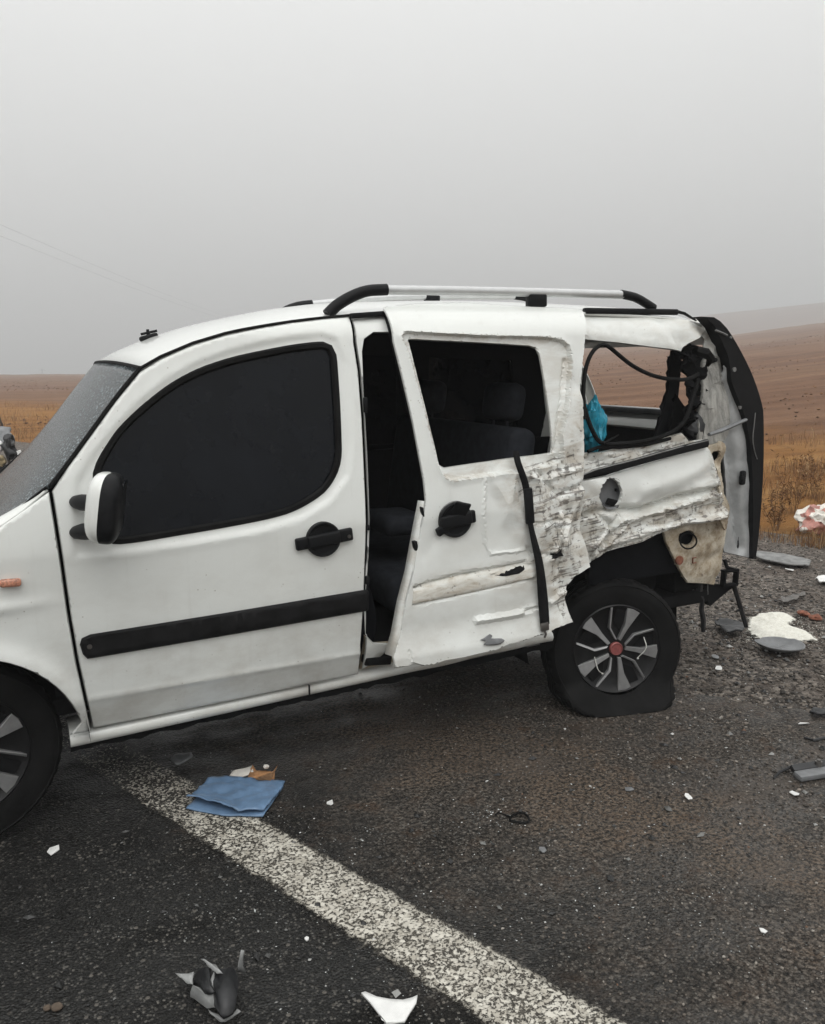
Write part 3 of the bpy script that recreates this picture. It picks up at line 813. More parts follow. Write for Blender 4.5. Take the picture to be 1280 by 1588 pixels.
# clods and dead tufts over the ploughed land
P = []; Sz = []
while len(P) < 5200:
    az = rng.uniform(-3, 53); r = 11 + 110 * rng.random() ** 1.7
    x = CAM[0] + math.sin(math.radians(az)) * r; y = CAM[1] + math.cos(math.radians(az)) * r
    if rn(x, y) < 8.5 or noise.noise((x * .12, y * .12, 6)) + rng.uniform(-.4, .4) < 0: continue
    P.append((x, y, float(terrain_z(x, y)) + .01)); Sz.append(rng.uniform(.015, .05) * (1 + r / 70))
scatter('field_clods', P, Sz, 'dry_grass', chip, [rng.random() * .55 for _ in P])
def shrub(name, px, py, h, nst, spread, label, seed):
    g = onZ(px, py); r_ = random.Random(seed); base = np.array([g[0], g[1], float(terrain_z(g[0], g[1]))])
    t = thing(name, label, 'shrub', tuple(base), 'dry shrubs on the verge')
    bm = bmesh.new(); V = []; F = []; T = []
    for i in range(nst):
        a = r_.uniform(0, 6.28); ln = h * r_.uniform(.55, 1.0); sp = spread * r_.uniform(.2, 1.0)
        pts = [base + np.array([math.cos(a) * sp * (.12 + .88 * u ** 1.2), math.sin(a) * sp * (.12 + .88 * u ** 1.2), ln * u]) + np.array([r_.gauss(0, .008), r_.gauss(0, .008), 0]) for u in (0, .3, .6, 1)]
        add_tube(bm, pts, [.0026, .0022, .0016, .0008], 4)
        for _ in range(46):
            u = r_.uniform(.2, 1.0); p = pts[0] + (pts[3] - pts[0]) * u; b = len(V); s = r_.uniform(.02, .06)
            d1 = np.array([r_.gauss(0, 1), r_.gauss(0, 1), r_.uniform(-.1, 1.2)]); d1 /= np.linalg.norm(d1)
            d2 = np.cross(d1, [0.3, .5, .8]); d2 /= np.linalg.norm(d2)
            V += [tuple(p), tuple(p + d1 * s * .6 + d2 * s * .1), tuple(p + d1 * s), tuple(p + d1 * s * .6 - d2 * s * .1)]; F.append((b, b + 1, b + 2, b + 3)); T += [r_.random()] * 4
    bm_obj('stem', bm, 'straw', t)
    o = mesh_obj('sprig', V, F, 'dry_grass', t, False); o['kind'] = 'stuff'
    aa = o.data.attributes.new('tone', 'FLOAT', 'POINT'); aa.data.foreach_set('value', T)
shrub('dry_shrub', 1205, 815, .42, 16, .30, 'low rust-brown dry shrub on the verge right beside the tailgate', 1)
shrub('dry_shrub', 1232, 790, .62, 13, .26, 'tall straw-coloured dry shrub on the verge left of the red and white bag', 2)
shrub('dry_shrub', 1262, 770, .55, 14, .30, 'straw-coloured dry shrub behind the red and white bag', 3)

# far things: pylon, cables
def pylon(loc, H, label):
    t = thing('power_pylon', label, 'pylon', tuple(loc), 'power line supports')
    b = np.array(loc); bm = bmesh.new()
    w = H * .11
    for sx in (-1, 1):
        for sy in (-1, 1):
            add_tube(bm, [b + np.array([sx * w, sy * w, 0]), b + np.array([sx * w * .15, sy * w * .15, H])], H * .007, 4)
    for k in range(7):
        z0, z1 = H * k / 7, H * (k + 1) / 7; a0 = w * (1 - .85 * k / 7); a1 = w * (1 - .85 * (k + 1) / 7)
        for sy in (-1, 1):
            add_tube(bm, [b + np.array([-a0, sy * a0, z0]), b + np.array([a1, sy * a1, z1])], H * .004, 4)
            add_tube(bm, [b + np.array([a0, sy * a0, z0]), b + np.array([-a1, sy * a1, z1])], H * .004, 4)
    bm_obj('lattice_mast', bm, 'steel_galv', t)
    for z, l in ((.82, .34), (.96, .24)):
        bm = bmesh.new()
        add_tube(bm, [b + np.array([-H * l, 0, H * z]), b + np.array([0, 0, H * (z + .035)]), b + np.array([H * l, 0, H * z])], H * .010, 4)
        bm_obj('cross_arm', bm, 'steel_galv', t)
    return t
def far_pt(px, py, r):
    d = ray(px, py); k = r / math.hypot(d[0], d[1]); return CAM + d * k
fp = far_pt(65, 572, 420); fz = float(terrain_z(fp[0], fp[1]))
pylon((fp[0], fp[1], fz - .3), max(4.5, fp[2] - fz + .3), 'tiny hazy pylon on the left skyline above the wreckage')
for (p0, p1, lab) in (((-160, 277, 75), (425, 508, 330), 'upper of two faint power cables crossing the fog at left'), ((-160, 300, 75), (425, 511, 330), 'lower of two faint power cables crossing the fog at left')):
    a, b = far_pt(*p0), far_pt(*p1); pts = []
    for i in range(40):
        u = i / 39; p = a + (b - a) * u; p = p - np.array([0, 0, 4.5 * 4 * u * (1 - u) * .4]); pts.append(p)
    tag(tube_obj('power_cable', pts, 0.008, 'plastic_dark', None, 5), lab, 'cable', 'power cables')
fp = far_pt(425, 507, 330); fz = float(terrain_z(fp[0], fp[1]))
pylon((fp[0], fp[1], fz - .3), fp[2] - fz + .3, 'pylon far behind the van roof where the two faint cables end')

# fog over the fields
hz = bmesh.new(); zlo, zhi = float(TZ.min()) - 1.0, float(TZ.max()) + 6.0
bmesh.ops.create_cube(hz, size=1)
bmesh.ops.scale(hz, vec=(2700, 2700, zhi - zlo), verts=hz.verts)
bmesh.ops.translate(hz, vec=(0, 0, (zhi + zlo) / 2), verts=hz.verts)
hm = bpy.data.materials.new('fog'); hm.use_nodes = True; hm.node_tree.nodes.clear()
ho = hm.node_tree.nodes.new('ShaderNodeOutputMaterial'); hv = hm.node_tree.nodes.new('ShaderNodeVolumePrincipled')
hv.inputs['Color'].default_value = (0.99, 0.99, 0.99, 1); hv.inputs['Density'].default_value = 0.0030; hv.inputs['Anisotropy'].default_value = 0.0
hm.node_tree.links.new(hv.outputs[0], ho.inputs['Volume']); MATS['fog'] = hm
put(bm_obj('haze', hz, 'fog', None, False), 'stuff')
# ------------------------------------------------------------------ the van
WID = 1.72
def S(x, z):
    """near body side: lower tuck, flat flank, tumblehome, nose and tail taper"""
    y = 0.0
    if z < 0.455: y += (0.455 - z) * 0.42
    elif z < 0.75: y += 0.02 * ((0.75 - z) / 0.295) ** 2
    if z < 0.455: y += 0.02
    if z > 0.95: y += 0.165 * ((z - 0.95) / 0.75) ** 1.2
    if z > 1.62: y += 0.06 * ((z - 1.62) / 0.1) ** 2
    if x < -0.1: y += 0.20 * ((-0.1 - x) / 0.7) ** 2
    if x > 2.9: y += 0.10 * ((x - 2.9) / 0.5) ** 2
    return y
def Soff(o): return lambda x, z: S(x, z) + o
van = thing('van', 'white passenger van with crushed rear side and half-open sliding door', 'van', (1.3, 0.86, 0.0))
def px_xz(L_, surf=S):
    out = []
    for p in L_:
        q = onS(p[0], p[1], surf); out.append((q[0], q[2]))
    return np.array(out)

# ---- roof and gutter
GUT_PX = [(215, 572), (250, 552), (300, 531), (350, 516), (400, 506), (450, 498), (500, 492), (545, 488)]
gp = [onS(px, py, S) for px, py in GUT_PX]
gx = [p[0] for p in gp] + [1.75, 2.2, 2.7, 3.0, 3.14]
gz = [p[2] for p in gp] + [1.722, 1.728, 1.716, 1.70, 1.675]
gx = np.array(gx); gz = np.array(gz)
us = np.linspace(0, 1, 46)
XS = np.interp(us, np.linspace(0, 1, len(gx)), gx)
XS = catmull(np.stack([gx, gz], 1), 0.06)
RZ = 0.072
def roof_pt(gxz, t, lift=0.0):
    x, z = gxz; y0 = S(x, min(z, 1.70)) + 0.012; yy = y0 + (WID - 2 * y0) * (t + 1) / 2
    w = 1 - abs(t) ** 2.4
    fr = float(1 - sstep(0.6, 1.5, x)); rr = float(sstep(2.8, 3.14, x))
    return (x - 0.045 * (1 - t * t) * fr + 0.07 * (1 - t * t) * rr, yy, z + (0.03 + 0.042 * float(sstep(.62, 1.5, x))) * w + lift)
nt_ = 25; V = []; F = []
ts = np.sin(np.linspace(-1, 1, nt_) * math.pi / 2)
for g in XS:
    for t in ts: V.append(roof_pt(g, t))
for i in range(len(XS) - 1):
    for j in range(nt_ - 1):
        F.append((i * nt_ + j, (i + 1) * nt_ + j, (i + 1) * nt_ + j + 1, i * nt_ + j + 1))
roof = mesh_obj('roof', V, F, 'white_paint', van, True, attr=np.zeros(len(V)))
md = roof.modifiers.new('thickness', 'SOLIDIFY'); md.thickness = 0.012; md.offset = -1
# headlining
V2 = [(x, y, z - 0.05) for x, y, z in V]
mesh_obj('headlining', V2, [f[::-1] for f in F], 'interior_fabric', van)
# black drip line along the door tops
dl = [(x, S(x, min(z, 1.70)) + 0.004, z - 0.001) for x, z in XS if x < 1.46]
tube_obj('drip_moulding', dl, 0.0055, 'rubber', van, 6)
def strip_box(name, a, b, hgt, dep, mat, parent):
    a, b = Vector(a), Vector(b); d = b - a; bm = bmesh.new()
    ry = -math.atan2(d.z, math.hypot(d.x, d.y)); rz = math.atan2(d.y, d.x)
    add_box(bm, (a + b) / 2, (d.length, dep, hgt), min(hgt, dep) * .25, rotm(0, ry, rz))
    return bm_obj(name, bm, mat, parent)
q0, q1 = onS(543, 490, Soff(-.01)), onS(597, 486, Soff(-.01))
strip_box('roof_gutter_strip', q0, q1, 0.02, 0.02, 'black_plastic', van)
q0, q1 = onS(906, 482, Soff(-.02)), onS(1050, 484, Soff(-.02))
strip_box('roof_gutter_strip', q0, q1, 0.026, 0.03, 'black_plastic', van)
bm = bmesh.new(); add_tube(bm, [onS(1046, 482, Soff(-.01)), onS(1062, 486, Soff(0)), onS(1075, 494, Soff(0)), onS(1080, 497, Soff(.02))], [.008, .007, .005, .004], 6)
bm_obj('torn_gutter_seal', bm, 'rubber', van)

# ---- roof rails
def rail(yc, name='roof_rail'):
    t = bpy.data.objects.new(name, None); link(t, van); t.location = Vector((2.1, yc, 1.74)) - van.location
    def P(px, py): return onY(px, py, yc)
    if yc < 1:
        ft = [P(508, 488), P(522, 474), P(545, 460), P(570, 451), P(600, 449)]
        bar = [P(598, 449.5), P(700, 450.5), P(800, 452.5), P(900, 455), P(967, 457)]
        rt = [P(963, 456), P(985, 461), P(1000, 469), P(1014, 478)]
        md_ = P(832, 466)
    else:
        ft = [P(432, 488), P(446, 480), P(464, 474), P(484, 471.5)]
        bar = [P(482, 472), P(540, 466), P(600, 461.5), P(680, 459), P(800, 459)]
        rt = [P(798, 459), P(816, 462), P(830, 470)]
        md_ = P(670, 465)
    tube_obj('rail_bar', bar, 0.0185, 'rail_aluminium', t, 10, flat=(1.0, 1.0))
    tube_obj('rail_foot', catmull(ft, .02), 0.0225, 'black_plastic', t, 10, flat=(1.0, 1.0))
    tube_obj('rail_foot', catmull(rt, .02), 0.0195, 'black_plastic', t, 10)
    bm = bmesh.new(); add_box(bm, md_, (0.085, 0.04, 0.05), .006, rotm(0, 0, 0)); bm_obj('rail_foot', bm, 'black_plastic', t)
rail(0.245); rail(WID - 0.245)
# aerial stub on the front of the roof
ap = min((Vector(roof_pt((x_, z_), 0.0)) for x_, z_ in XS), key=lambda v: abs(((np.array(v) - CAM) @ CR) / ((np.array(v) - CAM) @ CF) * FPX + 640 - 213)); ap.z += .008; bm = bmesh.new()
add_box(bm, ap + Vector((0, 0, -.004)), (.075, .045, .022), .009, rotm(0, -.25, 0))
add_tube(bm, [ap + Vector((0, 0, 0)), ap + Vector((-.002, 0, .028))], [.008, .006], 8)
add_tube(bm, [ap + Vector((-.03, 0, .008)), ap + Vector((.035, 0, .022))], .006, 6)
bm_obj('aerial_base', bm, 'black_plastic', van)

# ---- windscreen
AP = px_xz([(75, 757), (105, 718), (140, 670), (175, 622), (215, 572)])
APc = catmull(AP, 0.03); nW = len(APc); ntw = 41
V = []; F = []
for i, (x, z) in enumerate(APc):
    u = i / (nW - 1); y0 = S(x, z) + 0.012
    for j in range(ntw):
        t = math.sin((-1 + 2 * j / (ntw - 1)) * math.pi / 2); w = 1 - abs(t) ** (2.4 + 8 * (1 - u) ** 3)
        fx = (0.047 + 0.24 * (1 - u) ** 4) * w; dz = -0.225 * (1 - u) ** 3 * w + 0.024 * u * w
        V.append((x - fx, y0 + (WID - 2 * y0) * (t + 1) / 2, z + dz))
for i in range(nW - 1):
    for j in range(ntw - 1): F.append((i * ntw + j, (i + 1) * ntw + j, (i + 1) * ntw + j + 1, i * ntw + j + 1))
WS = np.array(V).reshape(nW, ntw, 3)
ws = mesh_obj('windscreen', V, F, 'windscreen_glass', van)
md = ws.modifiers.new('thickness', 'SOLIDIFY'); md.thickness = 0.005
tube_obj('windscreen_seal', [tuple(WS[i, 0] + np.array([0.004, -.006, .002])) for i in range(nW)], 0.0075, 'rubber', van, 6)
tube_obj('windscreen_seal', [tuple(WS[i, -1]) for i in range(nW)], 0.0075, 'rubber', van, 6)
tube_obj('windscreen_seal', [tuple(WS[-1, j] + np.array([.006, 0, .002])) for j in range(ntw)], 0.008, 'rubber', van, 6)
# scuttle and bonnet
hb = WS[0]; V = []; F = []; nh = 20
we = np.array([tuple(p) for p in px_xz([(75, 757), (40, 789), (0, 817)])] + [(-.12, .965), (-.35, .90), (-.60, .80)]); we_u = np.linspace(0, 1, len(we)); we_x, we_z = we[:, 0], we[:, 1]
for i in range(nh):
    u = i / (nh - 1)
    for j in range(ntw):
        t = math.sin((-1 + 2 * j / (ntw - 1)) * math.pi / 2); b = hb[j]
        ex_, ez_ = np.interp(u, we_u, we_x), np.interp(u, we_u, we_z); y0 = S(ex_, ez_) + .012
        fr = 1 - abs(t) ** 6
        e = np.array([ex_, y0 + (WID - 2 * y0) * (t + 1) / 2, ez_ - .10 * (t > 0)])
        nose = np.array([-0.76, e[1], 0.76]); q = b * (1 - u) + nose * u + np.array([0, 0, 0.02 * math.sin(u * math.pi) ** 1.6])
        p = e * (1 - fr) + q * fr
        V.append(tuple(p + np.array([0, 0, -.010])))
for i in range(nh - 1):
    for j in range(ntw - 1): F.append((i * ntw + j, i * ntw + j + 1, (i + 1) * ntw + j + 1, (i + 1) * ntw + j)[::-1])
bon = mesh_obj('bonnet', V, F, 'white_paint', van, True, attr=np.zeros(len(V)))
md = bon.modifiers.new('thickness', 'SOLIDIFY'); md.thickness = 0.01
tube_obj('scuttle_seal', [tuple(p + np.array([-.004, 0, .002])) for p in hb], 0.006, 'rubber', van, 6)

# ---- front wing
HUBF = np.array([0.0, 0.07, 0.312])
arch = [(0.352 * math.cos(a), HUBF[2] + 0.352 * math.sin(a)) for a in np.linspace(math.radians(4), math.radians(172), 26)]
wing = [tuple(p) for p in px_xz([(76, 763), (83.5, 806), (93.5, 870), (104.5, 950), (118.5, 1030), (133.5, 1100), (139.5, 1131), (108, 1137)])]
wing = wing + arch[1:] + [(-.42, .36), (-.66, .40), (-.70, .60), (-.60, .80), (-.35, .90), (-.12, .965)] + [tuple(p) for p in px_xz([(0, 818), (40, 790)])]
def wing_disp(x, z):
    d = np.hypot(x - HUBF[0], z - HUBF[2]) - 0.352
    lip = -0.022 * np.exp(-(np.clip(d, 0, None) / 0.045) ** 2)
    crease = -0.010 * np.exp(-((z - 0.80 - 0.02 * x) / 0.018) ** 2) * sstep(.36, .1, x)
    return lip + crease
panel('front_wing', wing, S, 'white_paint', van, disp=wing_disp, wpts=True, smooth_line=False, res=0.014, jit=.1, roll=.006)
bm = bmesh.new(); q = onS(16, 904, Soff(-.012)); add_box(bm, q, (.062, .022, .026), .009, rotm(0, math.radians(3), 0), 3)
bm_obj('side_indicator', bm, 'orange_lens', van)
# wheel-arch liner
def liner(cx, cz, r, y0, y1, a0, a1, name, parent):
    V = []; F = []; n = 24; rows = (y0, y1)
    for y in rows:
        for i in range(n):
            a = math.radians(a0 + (a1 - a0) * i / (n - 1)); V.append((cx + r * math.cos(a), y, cz + r * math.sin(a)))
    for i in range(n - 1): F.append((i, i + 1, n + i + 1, n + i))
    k = len(V); V.append((cx, y1, cz))
    for i in range(n - 1): F.append((n + i, n + i + 1, k))
    return mesh_obj(name, V, F, 'dark_structure', parent)
liner(0.0, .312, .37, .03, .42, -2, 182, 'wheel_arch_liner', van)
# front end beyond the frame
bm = bmesh.new()
prof = [(-.36, .32), (-.72, .30), (-.84, .42), (-.83, .60), (-.74, .66), (-.66, .62)]
ys = np.linspace(0.06, WID - .06, 13); rows = []
for y in ys:
    t = (y - WID / 2) / (WID / 2); sh = 0.30 * abs(t) ** 3
    rows.append([bm.verts.new((x + sh * (1 if x < -.5 else .4), y, z)) for x, z in prof])
for a, b in zip(rows, rows[1:]):
    for k in range(len(prof) - 1): bm.faces.new((a[k], a[k + 1], b[k + 1], b[k]))
bm_obj('front_bumper', bm, 'black_plastic', van)
bm = bmesh.new()
for k in range(4): add_box(bm, (-.735, WID / 2, .69 + k * .03), (.02, .8, .014), .004)
bm_obj('grille', bm, 'black_plastic', van)
for y in (.27, WID - .27):
    bm = bmesh.new(); add_box(bm, (-.64, y, .735), (.16, .28, .16), .04, rotm(0, .25, (.35 if y < 1 else -.35))); bm_obj('headlight', bm, 'clear_lens', van)

# ---- front door
FD = [(81, 762), (88, 805), (98, 870), (109, 950), (123, 1030), (138, 1100), (144, 1130), (350, 1089), (556, 1046), (560, 1000), (565, 920), (568, 840), (566, 740), (562, 650), (556, 575), (549, 530), (542, 491),
      (500, 495), (450, 501), (400, 509.5), (350, 520), (300, 535), (250, 557), (217, 577), (177, 626), (143, 673), (108, 721)]
FDW = [(150, 735), (155, 720), (164, 703), (187, 668), (220, 636), (262, 603), (305, 579), (356, 561), (408, 549), (459, 539.5), (502, 535), (513, 539), (519, 551), (522, 584), (525, 631), (527, 682), (527, 708),
       (522, 730), (509, 753), (492, 769), (459, 788), (422, 800), (352, 814), (281, 826), (202, 838.5), (170, 836), (158, 800), (151, 765)]
fdw_xz = px_xz(FDW)
fd_out = px_xz(FD)
sh_line = px_xz([(112, 868), (200, 860), (300, 846), (400, 828), (470, 808), (515, 780), (545, 740), (551, 690), (548, 620), (541, 560), (525, 522), (500, 512), (450, 518), (400, 528), (350, 541), (300, 560), (255, 586), (210, 622), (172, 662), (140, 702), (112, 745)])
def fd_disp(x, z):
    P = np.stack([x, z], 1)
    ins = inside(P, sh_line); d = pdist(P, sh_line, True)
    y = np.where(ins, 0.008 * sstep(0.0, 0.03, d), 0.0)
    return y - 0.0015 * np.exp(-(d / 0.014) ** 2) - 0.003 * np.exp(-((z - 0.455) / .01) ** 2)
sh_in = []
front_door = panel('front_door', FD, S, 'white_paint', van, holes=[FDW], disp=fd_disp, smooth_line=False, res=0.013, roll=.006, jit=.1,
                   feats=[[(112, 868), (200, 860), (300, 846), (400, 828), (470, 808), (515, 780), (545, 740), (551, 690), (548, 620), (541, 560), (525, 522), (500, 512), (450, 518), (400, 528), (350, 541), (300, 560), (255, 586), (210, 622), (172, 662), (140, 702)],
                          [(116, 861), (200, 852), (300, 838), (400, 820), (466, 800), (508, 774), (537, 737), (543, 690), (540, 620), (533, 565), (520, 530)],
                          [(135, 1095), (555, 1012)], [(134, 1091), (555, 1008)], [(136, 1099), (555, 1016)]])
# seal and glass
def closed_tube(name, P3, rad, mat, parent, n=6, flat=None):
    P3 = [np.array(p) for p in P3]; bm = bmesh.new(); k = len(P3); rings = []
    for i in range(k):
        t = P3[(i + 1) % k] - P3[i - 1]; t /= np.linalg.norm(t); a = np.cross(t, [0, 1, 0]); a /= np.linalg.norm(a); b = np.array([0, 1.0, 0])
        fa, fb = flat or (1, 1)
        rings.append([bm.verts.new(P3[i] + (a * math.cos(6.2832 * j / n) * fa + b * math.sin(6.2832 * j / n) * fb) * rad) for j in range(n)])
    for i in range(k):
        A_, B_ = rings[i], rings[(i + 1) % k]
        for j in range(n): bm.faces.new((A_[j], A_[(j + 1) % n], B_[(j + 1) % n], B_[j]))
    return bm_obj(name, bm, mat, parent)
wl = catmull(fdw_xz, 0.02, True)
closed_tube('window_seal', [(x, S(x, z) + .012, z) for x, z in wl], 0.012, 'rubber', front_door, 6, (1.15, 0.9))
panel('window_glass', [('w', x, z) for x, z in fdw_xz], Soff(.020), 'tinted_glass', front_door, smooth_line=True, thick=.004, roll=0, res=.06)
# door inner trim, shuts the view into the door shell
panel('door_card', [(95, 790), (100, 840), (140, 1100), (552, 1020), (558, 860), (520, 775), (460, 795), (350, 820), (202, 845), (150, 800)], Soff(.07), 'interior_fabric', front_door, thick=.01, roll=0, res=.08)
MO = [(124, 1001), (127, 991), (140, 985), (350, 951.5), (569, 915), (573, 917), (573, 948), (350, 987), (150, 1021), (136, 1023), (129, 1016)]
def mo_disp(x, z): return np.zeros(len(x))
panel('side_moulding', MO, Soff(-.015), 'moulding_plastic', front_door, smooth_line=False, thick=.016, roll=.008, res=.03, inset=.007)
bm = bmesh.new(); p = Vector(onS(139, 1003, Soff(-.016))); add_tube(bm, [p + Vector((0, .002, 0)), p + Vector((0, -.004, 0))], .008, 10)
bm_obj('moulding_screw', bm, 'steel_worn', front_door)

def door_handle(cx, cy, lx, rx, tilt, parent, surf, broken=False):
    c = Vector(onS(cx, cy, surf)); s = mpp(c); R = 27.5 * s
    h = bpy.data.objects.new('door_handle', None)
    # round recessed cup with a bar across it
    bm = bmesh.new()
    prof = [(R * 1.0, 0.010), (R * 1.0, -.010), (R * .95, -.013), (R * .86, -.012), (R * .80, -.007), (R * .5, -.005), (0.001, -.005)]
    n = 28; rings = []
    for r, y in prof: rings.append([bm.verts.new((c.x + r * math.cos(6.2832 * k / n) * 1.02, c.y + y, c.z + r * math.sin(6.2832 * k / n))) for k in range(n)])
    for a, b in zip(rings, rings[1:]):
        for k in range(n): bm.faces.new((a[k], a[(k + 1) % n], b[(k + 1) % n], b[k]))
    add_box(bm, c + Vector((0, -.012, -.0)), (R * 1.95, .022, R * .74), .009, rotm(0, tilt, 0), 3)
    add_box(bm, c + Vector((rx * s, -.006, rx * s * math.sin(-tilt) * 1.0)), (24 * s, .022, 20 * s), .007, rotm(0, tilt, 0), 3)
    if not broken:
        add_box(bm, c + Vector((lx * s, -.006, lx * s * math.sin(-tilt))), (24 * s, .022, 19 * s), .007, rotm(0, tilt, 0), 3)
    else:
        add_box(bm, c + Vector((lx * s, -.006, lx * s * .55 - .0)), (20 * s, .02, 13 * s), .005, rotm(0.1, -.45, .1), 2)
        add_box(bm, c + Vector((.010, -.026, R * .62)), (R * .95, .012, R * 1.0), .006, rotm(.5, .25, -.1), 3)
    o = bm_obj('door_handle', bm, 'black_plastic', parent)
    return c, s
c, s = door_handle(501, 836, -33, 36, -.09, front_door, Soff(-.004))
bm = bmesh.new(); p = Vector(onS(542, 832, Soff(-.024))); add_tube(bm, [p + Vector((0, .006, 0)), p + Vector((0, -.002, 0))], .0065, 12)
bm_obj('key_lock', bm, 'steel_worn', front_door)

# ---- door mirror: two stalks, white cap in front, dark shell behind
def mirror():
    c0 = Vector(onY(168, 787, -0.15))
    H, Dp, Wd = 0.106, 0.062, 0.10
    bmc, bms = bmesh.new(), bmesh.new()
    nu, nv = 28, 18
    def pt(u, v):
        # superellipsoid, flattened on the glass side (+x)
        cu, su = math.cos(u), math.sin(u); cv, sv = math.cos(v), math.sin(v)
        e = .62
        f = lambda w: math.copysign(abs(w) ** e, w)
        x = f(cv) * f(cu); y = f(cv) * f(su); z = f(sv)
        x = x * (1.0 if x < 0 else .72)
        zz = z * H * (1 - .10 * (1 if False else 0)); k = 1 - .10 * z
        p = Vector((x * Dp, y * Wd * k, zz)); p.rotate(rotm(0, math.radians(9), math.radians(-12)))
        return c0 + p
    for bm, lo, hi in ((bmc, math.radians(102), math.radians(262)), (bms, math.radians(-98), math.radians(102))):
        g = [[bm.verts.new(pt(lo + (hi - lo) * i / nu, -math.pi / 2 + math.pi * j / nv)) for j in range(nv + 1)] for i in range(nu + 1)]
        for i in range(nu):
            for j in range(nv):
                try: bm.faces.new((g[i][j], g[i + 1][j], g[i + 1][j + 1], g[i][j + 1]))
                except ValueError: pass
    bmesh.ops.remove_doubles(bmc, verts=bmc.verts, dist=1e-5); bmesh.ops.remove_doubles(bms, verts=bms.verts, dist=1e-5)
    bm_obj('mirror_cap', bmc, 'white_paint', front_door, auto=180)
    bm_obj('mirror_shell', bms, 'black_plastic', front_door, auto=180)
    bm = bmesh.new(); add_box(bm, c0 + Vector((.040, .02, 0)), (.006, .12, .15), .01, rotm(0, math.radians(9), math.radians(-12))); bm_obj('mirror_glass', bm, 'tinted_glass', front_door)
    for (a, b) in (((112, 778), (160, 782)), ((112, 826), (162, 822))):
        p0 = Vector(onS(*a, Soff(.01))); p1 = Vector(onY(*b, -.12))
        pts = [p0 + (p1 - p0) * u for u in (0, .12, .35, .7, 1)]
        tube_obj('mirror_stalk', pts, [.012, .021, .0265, .0265, .024], 'black_plastic', front_door, 12)
mirror()

# ---- B pillar strip behind the front door, and sill
BP = [(545, 492), (552, 530), (559, 575), (565, 650), (569, 740), (571, 840), (568, 900), (569, 960), (562, 1040), (590, 1020), (612, 1000), (600, 998), (580, 997), (568, 985), (566, 950), (573, 860), (574, 780), (571, 700), (566, 620), (563, 545), (566, 526), (580, 516), (600, 516), (625, 520), (625, 492), (597, 490)]
panel('pillar', BP, Soff(.014), 'white_paint', van, smooth_line=False, roll=.008, res=.03)
for px, py, hh in ((567, 628, 24), (570, 900, 14), (571, 818, 8)):
    bm = bmesh.new(); p = onS(px, py, Soff(.0)); add_box(bm, p, (.012, .02, hh * .0023), .003); bm_obj('door_striker', bm, 'black_plastic', van)
# sill: rolled box section from arch to arch
a0, a1 = onS(109, 1150, Soff(.0)), onS(862, 990, Soff(.0))
def sill(P0, P1, hgt, name, parent):
    prof = [(.045, hgt * .55), (.006, hgt * .5), (-.010, hgt * .3), (-.016, 0), (-.008, -hgt * .35), (.012, -hgt * .5), (.05, -hgt * .52), (.16, -hgt * .4), (.16, hgt * .5)]
    V = []; F = []; n = 40; k = len(prof)
    for i in range(n + 1):
        u = i / n; b = np.array(P0) * (1 - u) + np.array(P1) * u
        wob = .004 * noise.noise((u * 9, 0, 1)) * sstep(.5, .9, u)
        for y, z in prof: V.append((b[0], b[1] + y + wob * 3, b[2] + z + wob))
    for i in range(n):
        for j in range(k): F.append((i * k + j, i * k + (j + 1) % k, (i + 1) * k + (j + 1) % k, (i + 1) * k + j)[::-1])
    F.append(tuple(range(k))); F.append(tuple(n * k + j for j in range(k))[::-1])
    return mesh_obj(name, V, F, 'white_paint', parent, attr=[.22 + .3 * (v[0] > 1.6) for v in V], auto=60)
sl = sill(a0 + np.array([0, .0, 0]), a1 + np.array([0, .03, 0]), .052, 'sill', van)
jp = Vector(onS(480, 1072, Soff(-.014)))
bm = bmesh.new(); add_box(bm, jp, (.004, .012, .05), .001); bm_obj('sill_joint', bm, 'dark_structure', sl)
V = []; F = []
for i in range(60):
    u = i / 59; b = a0 * (1 - u) + a1 * u; dz = .018 + .012 * noise.noise((u * 30, 3, 1)) + .01 * noise.noise((u * 90, 3, 1))
    V += [(b[0], b[1] + .018, b[2] - .02), (b[0], b[1] + .022, b[2] - .03 - dz)]
for i in range(59): F.append((2 * i, 2 * i + 2, 2 * i + 3, 2 * i + 1))
mesh_obj('sill_flange', V, F, 'dark_structure', sl)
# sliding-door threshold seen in the gap
TH = [(566, 985), (580, 997), (610, 995), (640, 985), (640, 1030), (556, 1046)]
panel('door_threshold', TH, Soff(.05), 'dirty_inner_panel', van, smooth_line=False, roll=.01, res=.03)
bm = bmesh.new(); p = Vector(onS(584, 1022, Soff(.03))); add_box(bm, p, (.11, .05, .035), .006, rotm(.1, .12, 0)); bm_obj('door_rail_end', bm, 'dark_structure', van)
# ---- sliding door: pushed outboard, its rear half crushed
def SD(x, z): return S(x, z) - 0.045 - 0.045 * float(sstep(0.95, 0.50, z)) - 0.085 * float(sstep(0.57, 0.33, z))
SDO = [(595, 479), (600, 474.5), (644, 470), (718, 468), (807, 474), (866, 476), (904, 479), (908, 489), (909.5, 519), (908, 537), (904, 580), (903, 605), (906, 640), (908, 700), (907, 745), (909, 780), (905, 820), (915, 858), (917, 880), (896, 895), (884, 912), (881, 930), (885, 950), (892, 966),
       (862, 976), (848, 985), (837, 986), (810, 996), (790, 1000), (768, 1010), (748, 1014), (720, 1021), (690, 1026), (672, 1032), (659, 1034), (645, 1030), (640, 1033), (613, 1038), (610, 1020), (620, 985), (629, 934), (641, 886), (653, 818), (660, 776), (657, 745), (650, 708), (640, 655), (625, 590), (610, 530)]
SDW = [(638, 526.5), (748, 532), (826, 537), (836, 541), (841, 552), (849, 596), (858, 656), (861.6, 703), (777, 713.5), (694, 726), (686, 722), (670.6, 656), (654, 590)]
